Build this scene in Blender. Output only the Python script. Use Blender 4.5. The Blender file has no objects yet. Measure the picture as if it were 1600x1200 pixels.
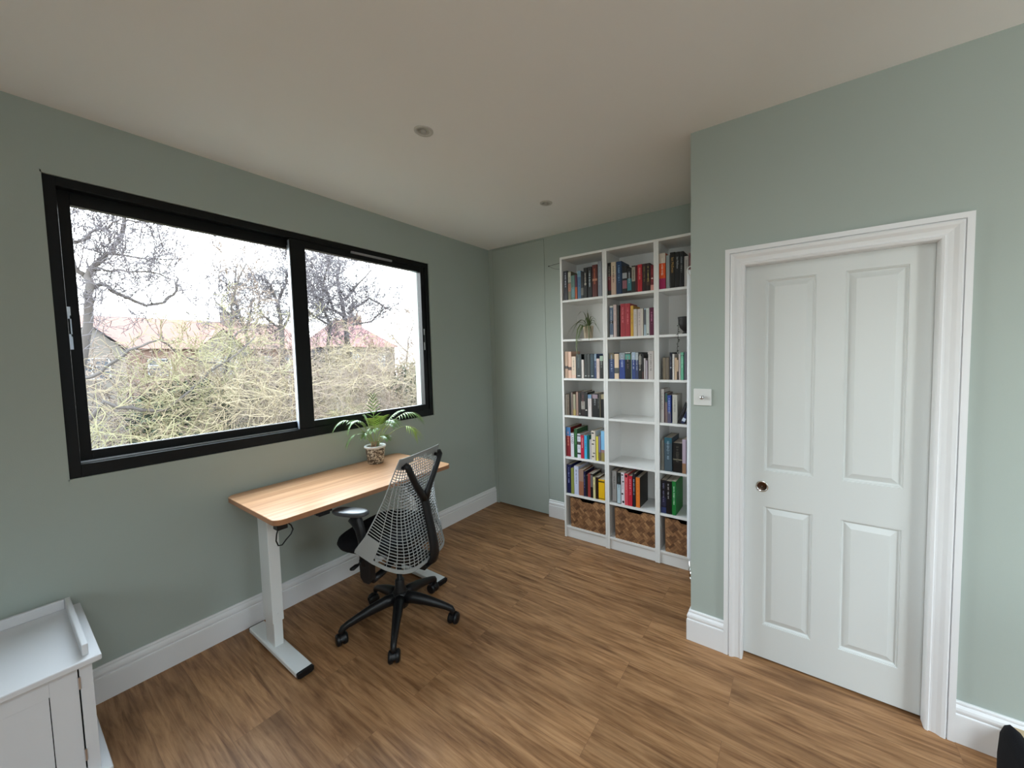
import bpy, math, random
from mathutils import Vector, Matrix, Quaternion
R = math.radians
SC = bpy.context.scene
COL = SC.collection

# ------------------------------------------------------------------ camera
YAW, PITCH, ROLL = 0.5862, -0.0552, -0.0217
CAM = Vector((2.6637, -2.9718, 1.5523))
cd = bpy.data.cameras.new('camera')
cam = bpy.data.objects.new('camera', cd)
COL.objects.link(cam)
SC.camera = cam
_c, _s = math.cos(YAW), math.sin(YAW)
_fw = Vector((-_s * math.cos(PITCH), _c * math.cos(PITCH), math.sin(PITCH)))
_r = Vector((_c, _s, 0))
_u = _r.cross(_fw)
_r2 = _r * math.cos(ROLL) + _u * math.sin(ROLL)
_u2 = -_r * math.sin(ROLL) + _u * math.cos(ROLL)
m4 = Matrix((_r2, _u2, -_fw)).transposed().to_4x4()
m4.translation = CAM
cam.matrix_world = m4
cd.sensor_fit = 'HORIZONTAL'
cd.sensor_width = 36.0
cd.lens = 36.0 * 584.7324 / 1600
cd.shift_x = -(853.5086 - 800) / 1600
cd.shift_y = (588.5602 - 600) / 1600
cd.clip_start = 0.02
cd.clip_end = 300

# ------------------------------------------------------------------ world, light, exposure
W = bpy.data.worlds.new('overcast_sky')
SC.world = W
W.use_nodes = True
wn = W.node_tree
bg = wn.nodes['Background']
_tc = wn.nodes.new('ShaderNodeTexCoord')
_sp = wn.nodes.new('ShaderNodeSeparateXYZ')
_rp = wn.nodes.new('ShaderNodeValToRGB')
wn.links.new(_tc.outputs['Generated'], _sp.inputs[0])
wn.links.new(_sp.outputs['Z'], _rp.inputs[0])
wn.links.new(_rp.outputs[0], bg.inputs[0])
# overcast: white near the horizon, brighter and cooler towards the zenith
_e = _rp.color_ramp.elements
_e[0].position, _e[0].color = 0.0, (.50, .50, .49, 1)
_e[1].position, _e[1].color = 1.0, (.80, .93, 1.08, 1)
_m = _rp.color_ramp.elements.new(.35)
_m.color = (.60, .64, .68, 1)
bg.inputs[1].default_value = SKY = 3.4
SC.view_settings.view_transform = 'Standard'
SC.view_settings.look = 'None'
SC.view_settings.gamma = 1
SC.view_settings.use_curve_mapping = False
SC.view_settings.exposure = 2.72
cy = SC.cycles
cy.max_bounces = 14
cy.diffuse_bounces = 8
cy.glossy_bounces = 4
cy.transparent_max_bounces = 12
cy.use_denoising = True
cy.sample_clamp_indirect = 6.0
cy.caustics_reflective = False
cy.caustics_refractive = False


def portal(name, loc, rot, sx, sy):
    ld = bpy.data.lights.new(name, 'AREA')
    ld.shape = 'RECTANGLE'
    ld.size, ld.size_y = sx, sy
    ld.cycles.is_portal = True
    o = bpy.data.objects.new(name, ld)
    o.location = loc
    o.rotation_euler = rot
    COL.objects.link(o)


# -Z of the lamp must point into the room
portal('daylight_portal_garden_window', (-0.12, -1.7735, 1.7155), (0, R(-90), 0), 1.34, 2.03)
portal('daylight_portal_side_window', (4.92, -2.35, 1.25), (0, R(90), 0), 2.1, 1.3)
portal('daylight_portal_rear_fill', (3.2, -5.12, 1.6), (R(90), 0, 0), .9, 1.0)  # serves the rear opening, added as fill light
portal('daylight_portal_rooflight', (3.28, -3.45, 2.80), (0, 0, 0), .78, 1.18)

# ------------------------------------------------------------------ materials
def lin(h):
    r = [int(h[i:i + 2], 16) / 255 for i in (0, 2, 4)]
    return tuple(((c + .055) / 1.055) ** 2.4 if c > .04045 else c / 12.92 for c in r)


def mat(name, col, rough=.5, metal=0.0, spec=.5, bump=0, bscale=200, coat=0, var=0, vscale=8, alpha=None):
    m = bpy.data.materials.new(name)
    m.use_nodes = True
    nt = m.node_tree
    b = nt.nodes['Principled BSDF']
    c = (*col[:3], 1)
    b.inputs['Base Color'].default_value = c
    b.inputs['Roughness'].default_value = rough
    b.inputs['Metallic'].default_value = metal
    b.inputs['Specular IOR Level'].default_value = spec
    if coat:
        b.inputs['Coat Weight'].default_value = coat
        b.inputs['Coat Roughness'].default_value = .15
    if bump or var:
        tc = nt.nodes.new('ShaderNodeTexCoord')
    if bump:
        n = nt.nodes.new('ShaderNodeTexNoise')
        n.inputs['Scale'].default_value = bscale
        n.inputs['Detail'].default_value = 4
        nt.links.new(tc.outputs['Object'], n.inputs['Vector'])
        bp = nt.nodes.new('ShaderNodeBump')
        bp.inputs['Strength'].default_value = bump
        bp.inputs['Distance'].default_value = .002
        nt.links.new(n.outputs['Fac'], bp.inputs['Height'])
        nt.links.new(bp.outputs['Normal'], b.inputs['Normal'])
    if var:
        n2 = nt.nodes.new('ShaderNodeTexNoise')
        n2.inputs['Scale'].default_value = vscale
        n2.inputs['Detail'].default_value = 5
        nt.links.new(tc.outputs['Object'], n2.inputs['Vector'])
        mx = nt.nodes.new('ShaderNodeMix')
        mx.data_type = 'RGBA'
        mx.inputs[6].default_value = (*[x * (1 - var) for x in col[:3]], 1)
        mx.inputs[7].default_value = (*[min(1, x * (1 + var)) for x in col[:3]], 1)
        nt.links.new(n2.outputs['Fac'], mx.inputs[0])
        nt.links.new(mx.outputs[2], b.inputs['Base Color'])
    return m


def N(nt, t, **kw):
    n = nt.nodes.new(t)
    for k, v in kw.items():
        setattr(n, k, v)
    return n


def ramp(nt, stops):
    n = nt.nodes.new('ShaderNodeValToRGB')
    cr = n.color_ramp
    while len(cr.elements) < len(stops):
        cr.elements.new(.5)
    for e, (p, c) in zip(cr.elements, stops):
        e.position = p
        e.color = (*c, 1)
    return n


def wood_floor_mat():
    m = bpy.data.materials.new('oak_floor_planks')
    m.use_nodes = True
    nt = m.node_tree
    b = nt.nodes['Principled BSDF']
    L = nt.links.new
    tc = N(nt, 'ShaderNodeTexCoord')
    br = N(nt, 'ShaderNodeTexBrick')
    br.offset = .37
    br.inputs['Scale'].default_value = 1
    br.inputs['Brick Width'].default_value = 1.22
    br.inputs['Row Height'].default_value = .178
    br.inputs['Mortar Size'].default_value = .0009
    br.inputs['Mortar Smooth'].default_value = .2
    br.inputs['Bias'].default_value = 0
    br.inputs['Color1'].default_value = (0, 0, 0, 1)
    br.inputs['Color2'].default_value = (1, 1, 1, 1)
    br.inputs['Mortar'].default_value = (.5, .5, .5, 1)
    L(tc.outputs['Object'], br.inputs['Vector'])
    # per plank offset for the grain
    sp = N(nt, 'ShaderNodeSeparateXYZ')
    L(tc.outputs['Object'], sp.inputs[0])
    mul = N(nt, 'ShaderNodeMath', operation='MULTIPLY')
    mul.inputs[1].default_value = 23.7
    L(br.outputs['Color'], mul.inputs[0])
    ax = N(nt, 'ShaderNodeMath', operation='ADD')
    L(sp.outputs['X'], ax.inputs[0])
    L(mul.outputs[0], ax.inputs[1])
    cb = N(nt, 'ShaderNodeCombineXYZ')
    L(ax.outputs[0], cb.inputs[0])
    L(sp.outputs['Y'], cb.inputs[1])
    L(mul.outputs[0], cb.inputs[2])
    # streaks
    mp = N(nt, 'ShaderNodeMapping')
    mp.inputs['Scale'].default_value = (2.2, 34, 1)
    L(cb.outputs[0], mp.inputs[0])
    n1 = N(nt, 'ShaderNodeTexNoise')
    n1.inputs['Scale'].default_value = 1.5
    n1.inputs['Detail'].default_value = 7
    n1.inputs['Roughness'].default_value = .68
    n1.inputs['Distortion'].default_value = .6
    L(mp.outputs[0], n1.inputs['Vector'])
    # cathedral figure
    mp2 = N(nt, 'ShaderNodeMapping')
    mp2.inputs['Scale'].default_value = (.8, 7.5, 1)
    L(cb.outputs[0], mp2.inputs[0])
    n2 = N(nt, 'ShaderNodeTexNoise')
    n2.inputs['Scale'].default_value = 1.3
    n2.inputs['Detail'].default_value = 2
    n2.inputs['Distortion'].default_value = .9
    L(mp2.outputs[0], n2.inputs['Vector'])
    m1 = N(nt, 'ShaderNodeMath', operation='MULTIPLY')
    m1.inputs[1].default_value = 34
    L(n2.outputs['Fac'], m1.inputs[0])
    s1 = N(nt, 'ShaderNodeMath', operation='SINE')
    L(m1.outputs[0], s1.inputs[0])
    # big dark clouds
    mp3 = N(nt, 'ShaderNodeMapping')
    mp3.inputs['Scale'].default_value = (1.5, 6, 1)
    L(cb.outputs[0], mp3.inputs[0])
    n3 = N(nt, 'ShaderNodeTexNoise')
    n3.inputs['Scale'].default_value = 1.6
    n3.inputs['Detail'].default_value = 4
    L(mp3.outputs[0], n3.inputs['Vector'])
    r1 = ramp(nt, [(.28, (.15, .066, .026)), (.47, (.32, .165, .074)), (.60, (.41, .225, .108)), (.80, (.50, .295, .155))])
    L(n1.outputs['Fac'], r1.inputs[0])
    r3 = ramp(nt, [(.30, (.58, .55, .52)), (.52, (1, 1, 1)), (.75, (1.0, 1.0, 1.0))])
    L(n3.outputs['Fac'], r3.inputs[0])
    mx = N(nt, 'ShaderNodeMix', data_type='RGBA', blend_type='MULTIPLY')
    mx.inputs[0].default_value = .85
    L(r1.outputs[0], mx.inputs[6])
    L(r3.outputs[0], mx.inputs[7])
    rs = ramp(nt, [(.1, (.66, .62, .6)), (.75, (1, 1, 1))])
    mr = N(nt, 'ShaderNodeMapRange')
    mr.inputs[1].default_value = -1
    L(s1.outputs[0], mr.inputs[0])
    L(mr.outputs[0], rs.inputs[0])
    mx2 = N(nt, 'ShaderNodeMix', data_type='RGBA', blend_type='MULTIPLY')
    mx2.inputs[0].default_value = .55
    L(mx.outputs[2], mx2.inputs[6])
    L(rs.outputs[0], mx2.inputs[7])
    # plank tone
    rb = ramp(nt, [(0, (.90, .90, .90)), (1, (1.08, 1.07, 1.06))])
    L(br.outputs['Color'], rb.inputs[0])
    mx3 = N(nt, 'ShaderNodeMix', data_type='RGBA', blend_type='MULTIPLY')
    mx3.inputs[0].default_value = 1
    L(mx2.outputs[2], mx3.inputs[6])
    L(rb.outputs[0], mx3.inputs[7])
    mx4 = N(nt, 'ShaderNodeMix', data_type='RGBA')
    L(br.outputs['Fac'], mx4.inputs[0])
    L(mx3.outputs[2], mx4.inputs[6])
    mx4.inputs[7].default_value = (.20, .10, .05, 1)
    L(mx4.outputs[2], b.inputs['Base Color'])
    b.inputs['Roughness'].default_value = .42
    b.inputs['Specular IOR Level'].default_value = .3
    bp = N(nt, 'ShaderNodeBump')
    bp.inputs['Strength'].default_value = .12
    bp.inputs['Distance'].default_value = .001
    L(n1.outputs['Fac'], bp.inputs['Height'])
    L(bp.outputs['Normal'], b.inputs['Normal'])
    return m


def grain_mat(name, stops, scale, rough=.35, axis=(30, 1.2, 30)):
    m = bpy.data.materials.new(name)
    m.use_nodes = True
    nt = m.node_tree
    b = nt.nodes['Principled BSDF']
    L = nt.links.new
    tc = N(nt, 'ShaderNodeTexCoord')
    mp = N(nt, 'ShaderNodeMapping')
    mp.inputs['Scale'].default_value = axis
    L(tc.outputs['Object'], mp.inputs[0])
    n = N(nt, 'ShaderNodeTexNoise')
    n.inputs['Scale'].default_value = scale
    n.inputs['Detail'].default_value = 6
    n.inputs['Distortion'].default_value = .4
    L(mp.outputs[0], n.inputs['Vector'])
    r = ramp(nt, stops)
    L(n.outputs['Fac'], r.inputs[0])
    L(r.outputs[0], b.inputs['Base Color'])
    b.inputs['Roughness'].default_value = rough
    return m


def woven_mat():
    """diagonal parquet-like weave of bamboo strips (pattern lies in local x, z)"""
    m = bpy.data.materials.new('woven_bamboo')
    m.use_nodes = True
    nt = m.node_tree
    b = nt.nodes['Principled BSDF']
    L = nt.links.new
    tc = N(nt, 'ShaderNodeTexCoord')
    sp = N(nt, 'ShaderNodeSeparateXYZ')
    L(tc.outputs['Object'], sp.inputs[0])
    xy = N(nt, 'ShaderNodeMath', operation='ADD')
    L(sp.outputs['X'], xy.inputs[0])
    L(sp.outputs['Y'], xy.inputs[1])
    cb = N(nt, 'ShaderNodeCombineXYZ')
    L(xy.outputs[0], cb.inputs[0])
    L(sp.outputs['Z'], cb.inputs[1])

    def brick(rot, c1, c2):
        mp = N(nt, 'ShaderNodeMapping')
        mp.inputs['Rotation'].default_value = (0, 0, rot)
        L(cb.outputs[0], mp.inputs[0])
        br = N(nt, 'ShaderNodeTexBrick')
        br.offset = .5
        br.inputs['Scale'].default_value = 1
        br.inputs['Brick Width'].default_value = .052
        br.inputs['Row Height'].default_value = .0175
        br.inputs['Mortar Size'].default_value = .0007
        br.inputs['Color1'].default_value = (*c1, 1)
        br.inputs['Color2'].default_value = (*c2, 1)
        br.inputs['Mortar'].default_value = (.06, .028, .014, 1)
        L(mp.outputs[0], br.inputs['Vector'])
        return br
    a = brick(R(45), (.17, .075, .032), (.40, .215, .10))
    c = brick(R(-45), (.10, .042, .019), (.29, .145, .066))
    mp = N(nt, 'ShaderNodeMapping')
    mp.inputs['Rotation'].default_value = (0, 0, R(45))
    L(cb.outputs[0], mp.inputs[0])
    ch = N(nt, 'ShaderNodeTexChecker')
    ch.inputs['Scale'].default_value = 1 / .052
    L(mp.outputs[0], ch.inputs['Vector'])
    mx = N(nt, 'ShaderNodeMix', data_type='RGBA')
    L(ch.outputs['Fac'], mx.inputs[0])
    L(a.outputs['Color'], mx.inputs[6])
    L(c.outputs['Color'], mx.inputs[7])
    L(mx.outputs[2], b.inputs['Base Color'])
    b.inputs['Roughness'].default_value = .5
    return m


def glass_mat(name, tint=(.96, .985, .98)):
    m = bpy.data.materials.new(name)
    m.use_nodes = True
    nt = m.node_tree
    nt.nodes.remove(nt.nodes['Principled BSDF'])
    out = nt.nodes['Material Output']
    t = N(nt, 'ShaderNodeBsdfTransparent')
    t.inputs[0].default_value = (*tint, 1)
    g = N(nt, 'ShaderNodeBsdfGlossy')
    g.inputs['Roughness'].default_value = 0.0
    f = N(nt, 'ShaderNodeFresnel')
    ge = N(nt, 'ShaderNodeNewGeometry')
    mr = N(nt, 'ShaderNodeMapRange')          # straight-through pane: same reflectance on both faces
    mr.inputs[3].default_value = 1.5
    mr.inputs[4].default_value = 1 / 1.5
    nt.links.new(ge.outputs['Backfacing'], mr.inputs[0])
    nt.links.new(mr.outputs[0], f.inputs['IOR'])
    mx = N(nt, 'ShaderNodeMixShader')
    nt.links.new(f.outputs[0], mx.inputs[0])
    nt.links.new(t.outputs[0], mx.inputs[1])
    nt.links.new(g.outputs[0], mx.inputs[2])
    nt.links.new(mx.outputs[0], out.inputs[0])
    return m


def mosaic_mat():
    m = bpy.data.materials.new('mosaic_pot')
    m.use_nodes = True
    nt = m.node_tree
    b = nt.nodes['Principled BSDF']
    tc = N(nt, 'ShaderNodeTexCoord')
    v = N(nt, 'ShaderNodeTexVoronoi')
    v.inputs['Scale'].default_value = 120
    nt.links.new(tc.outputs['Object'], v.inputs['Vector'])
    r = ramp(nt, [(0, (.62, .56, .45)), (.34, (.50, .43, .33)), (.42, (.07, .05, .035)), (.72, (.10, .075, .05)), (.78, (.66, .62, .52))])
    nt.links.new(v.outputs['Color'], r.inputs[0])
    nt.links.new(r.outputs[0], b.inputs['Base Color'])
    b.inputs['Roughness'].default_value = .35
    return m


M = {}
M['wall'] = mat('sage_wall_paint', (.40, .450, .415), .75, spec=.25, bump=.15, bscale=300)
M['ceiling'] = mat('warm_white_ceiling_paint', (.88, .86, .85), .85, spec=.2, bump=.1, bscale=250)
M['floor'] = wood_floor_mat()
M['trim'] = mat('white_trim_paint', (.80, .80, .81), .35)
M['door'] = mat('white_door_paint', (.68, .70, .69), .4, bump=.08, bscale=120)
M['shelf'] = mat('white_shelf_foil', (.76, .76, .75), .38)
M['black_al'] = mat('black_window_aluminium', (.004, .0045, .005), .4, spec=.25)
M['sash_edge_light'] = mat('painted_sash_edge_light', (.42, .46, .55), .35)  # bluish daylight on the black stile, put into the colour
M['black_side'] = mat('anthracite_aluminium', (.02, .022, .026), .22, spec=.8)
M['silver'] = mat('brushed_silver', (.75, .75, .77), .28, metal=1)
M['chrome'] = mat('chrome', (.8, .8, .8), .12, metal=1)
M['bronze'] = mat('dark_bronze', (.10, .065, .05), .25, metal=1)
M['dark'] = mat('gap_shade', (.01, .01, .01), .9)
M['seal'] = mat('white_seal', (.7, .7, .72), .4)
M['glass'] = glass_mat('window_glass')
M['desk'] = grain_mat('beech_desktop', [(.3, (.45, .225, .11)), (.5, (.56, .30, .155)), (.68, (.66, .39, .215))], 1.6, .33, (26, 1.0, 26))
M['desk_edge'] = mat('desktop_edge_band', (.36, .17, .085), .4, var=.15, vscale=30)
M['desk_leg'] = mat('white_powder_coat', (.74, .76, .76), .35)
M['blk'] = mat('black_plastic', (.006, .006, .007), .38, spec=.35)
M['blk_soft'] = mat('black_rubber', (.008, .008, .008), .7)
M['fabric'] = mat('black_woven_fabric', (.008, .008, .010), .9, spec=.15, bump=.6, bscale=600)
M['grey_pl'] = mat('grey_chair_plastic', (.29, .30, .295), .36)
M['pad'] = mat('grey_arm_pad', (.06, .065, .07), .3)
M['cab'] = mat('white_cabinet_paint', (.66, .66, .68), .4, bump=.06, bscale=90)
M['pot'] = mosaic_mat()
M['pot_rim'] = mat('white_glazed_rim', (.75, .74, .70), .3)
M['soil'] = mat('potting_soil', (.06, .03, .02), .95, var=.4, vscale=80)
M['palm'] = mat('palm_leaf', (.20, .33, .11), .35, var=.35, vscale=14)
M['palm_lt'] = mat('young_palm_leaf', (.38, .52, .12), .38, var=.2, vscale=14)
M['palm_stem'] = mat('palm_stem', (.30, .38, .14), .5, var=.2, vscale=30)
M['stalk'] = mat('palm_base_stalk', (.36, .20, .12), .6, var=.3, vscale=40)
M['spider'] = mat('spider_plant_leaf', (.11, .145, .055), .5, var=.4, vscale=20)
M['cream_pot'] = mat('cream_glazed_pot', (.50, .40, .29), .35, var=.35, vscale=22)
M['radiator'] = mat('white_radiator_enamel', (.72, .75, .80), .25)
M['weave'] = woven_mat()
M['plate'] = mat('white_switch_plastic', (.74, .75, .74), .3)
M['lens'] = mat('frosted_lamp_lens', (.42, .40, .37), .35)
M['lamp_ring'] = mat('downlight_ring', (.55, .53, .50), .35)
M['pages'] = mat('book_pages', (.50, .44, .36), .8, var=.12, vscale=150)
M['tan'] = mat('pale_wood_box', (.48, .36, .22), .6, var=.15, vscale=20)
M['iron'] = mat('black_iron', (.012, .011, .012), .5)

# ------------------------------------------------------------------ mesh helpers
class MB:
    def __init__(self):
        self.v, self.f, self.m = [], [], []

    def add(self, vs, fs, mi=0):
        o = len(self.v)
        self.v += [tuple(x) for x in vs]
        self.f += [tuple(i + o for i in f) for f in fs]
        self.m += [mi] * len(fs)
        return self

    def box(self, x0, x1, y0, y1, z0, z1, mi=0):
        vs = [(x, y, z) for x in (x0, x1) for y in (y0, y1) for z in (z0, z1)]
        fs = [(0, 1, 3, 2), (4, 6, 7, 5), (0, 4, 5, 1), (2, 3, 7, 6), (0, 2, 6, 4), (1, 5, 7, 3)]
        return self.add(vs, fs, mi)

    def prism(self, pts, z0, z1, mi=0, axis='z'):
        """closed polygon extruded along an axis"""
        n = len(pts)

        def P(a, b, c):
            return {'z': (a, b, c), 'y': (a, c, b), 'x': (c, a, b)}[axis]
        vs = [P(a, b, z0) for a, b in pts] + [P(a, b, z1) for a, b in pts]
        fs = [tuple(range(n))[::-1], tuple(range(n, 2 * n))]
        fs += [(i, (i + 1) % n, (i + 1) % n + n, i + n) for i in range(n)]
        return self.add(vs, fs, mi)

    def lathe(self, prof, c=(0, 0, 0), n=24, axis='z', mi=0, caps=True):
        vs, fs = [], []
        for r, h in prof:
            for k in range(n):
                a = 2 * math.pi * k / n
                p = (r * math.cos(a), r * math.sin(a), h)
                if axis == 'x':
                    p = (h, p[0], p[1])
                elif axis == 'y':
                    p = (p[0], h, p[1])
                vs.append((p[0] + c[0], p[1] + c[1], p[2] + c[2]))
        for j in range(len(prof) - 1):
            for k in range(n):
                fs.append((j * n + k, j * n + (k + 1) % n, (j + 1) * n + (k + 1) % n, (j + 1) * n + k))
        if caps:
            fs.append(tuple(range(n))[::-1])
            fs.append(tuple(range((len(prof) - 1) * n, len(prof) * n)))
        return self.add(vs, fs, mi)

    def tube(self, pts, rad, n=8, mi=0, cap=True, up=None, flat=None):
        """rad: float or list; flat: list/float ratio of second radius"""
        P = [Vector(p) for p in pts]
        k = len(P)
        if not isinstance(rad, (list, tuple)):
            rad = [rad] * k
        if flat is None:
            flat = 1.0
        if not isinstance(flat, (list, tuple)):
            flat = [flat] * k
        t = (P[1] - P[0]).normalized()
        ref = Vector(up) if up else (Vector((0, 0, 1)) if abs(t.z) < .9 else Vector((1, 0, 0)))
        a = (ref - t * ref.dot(t)).normalized()
        vs, fs = [], []
        for i in range(k):
            if i == 0:
                t = P[1] - P[0]
            elif i == k - 1:
                t = P[-1] - P[-2]
            else:
                t = P[i + 1] - P[i - 1]
            t.normalize()
            if up:
                a = Vector(up)
            a = a - t * a.dot(t)
            if a.length < 1e-6:
                a = t.orthogonal()
            a.normalize()
            b = t.cross(a)
            for j in range(n):
                th = 2 * math.pi * j / n
                vs.append(P[i] + a * (math.cos(th) * rad[i] * flat[i]) + b * (math.sin(th) * rad[i]))
        for i in range(k - 1):
            for j in range(n):
                fs.append((i * n + j, i * n + (j + 1) % n, (i + 1) * n + (j + 1) % n, (i + 1) * n + j))
        if cap:
            fs.append(tuple(range(n))[::-1])
            fs.append(tuple(range((k - 1) * n, k * n)))
        return self.add(vs, fs, mi)

    def grid(self, rows, mi=0, closed=False):
        n = len(rows[0])
        vs = [p for r in rows for p in r]
        fs = []
        for i in range(len(rows) - 1):
            for j in range(n - (0 if closed else 1)):
                fs.append((i * n + j, i * n + (j + 1) % n, (i + 1) * n + (j + 1) % n, (i + 1) * n + j))
        return self.add(vs, fs, mi)

    def build(self, name, mats, parent=None, local=False, origin=None, smooth=False, bevel=0, seg=2, autosm=None):
        """vertices are in world space unless local; origin = where the object's own origin goes"""
        if not isinstance(mats, (list, tuple)):
            mats = [mats]
        base = Vector((0, 0, 0)) if local or not parent else world_loc(parent)
        org = Vector(origin) if origin else (Vector((0, 0, 0)) if local else base)
        me = bpy.data.meshes.new(name)
        me.from_pydata([(x - org.x, y - org.y, z - org.z) for x, y, z in self.v], [], self.f)
        for m in mats:
            me.materials.append(m)
        me.polygons.foreach_set('material_index', self.m)
        if smooth:
            me.polygons.foreach_set('use_smooth', [True] * len(self.f))
        me.update()
        o = bpy.data.objects.new(name, me)
        COL.objects.link(o)
        if parent:
            o.parent = parent
            o.location = org - base
        else:
            o.location = org
        if bevel:
            b = o.modifiers.new('bevel', 'BEVEL')
            b.width = bevel
            b.segments = seg
            b.limit_method = 'ANGLE'
            b.angle_limit = R(40)
            b.harden_normals = False
        return o


def world_loc(o):
    v = Vector(o.location)
    while o.parent:
        o = o.parent
        v += o.location
    return v


def tag(o, label=None, cat=None, group=None, kind=None):
    if label:
        o['label'] = label
    if cat:
        o['category'] = cat
    if group:
        o['group'] = group
    if kind:
        o['kind'] = kind
    return o


def thing(name, label, cat, loc=(0, 0, 0), rotz=0, group=None):
    o = bpy.data.objects.new(name, None)
    COL.objects.link(o)
    o.location = loc
    o.rotation_euler = (0, 0, rotz)
    o.empty_display_size = .1
    return tag(o, label, cat, group)


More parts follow.
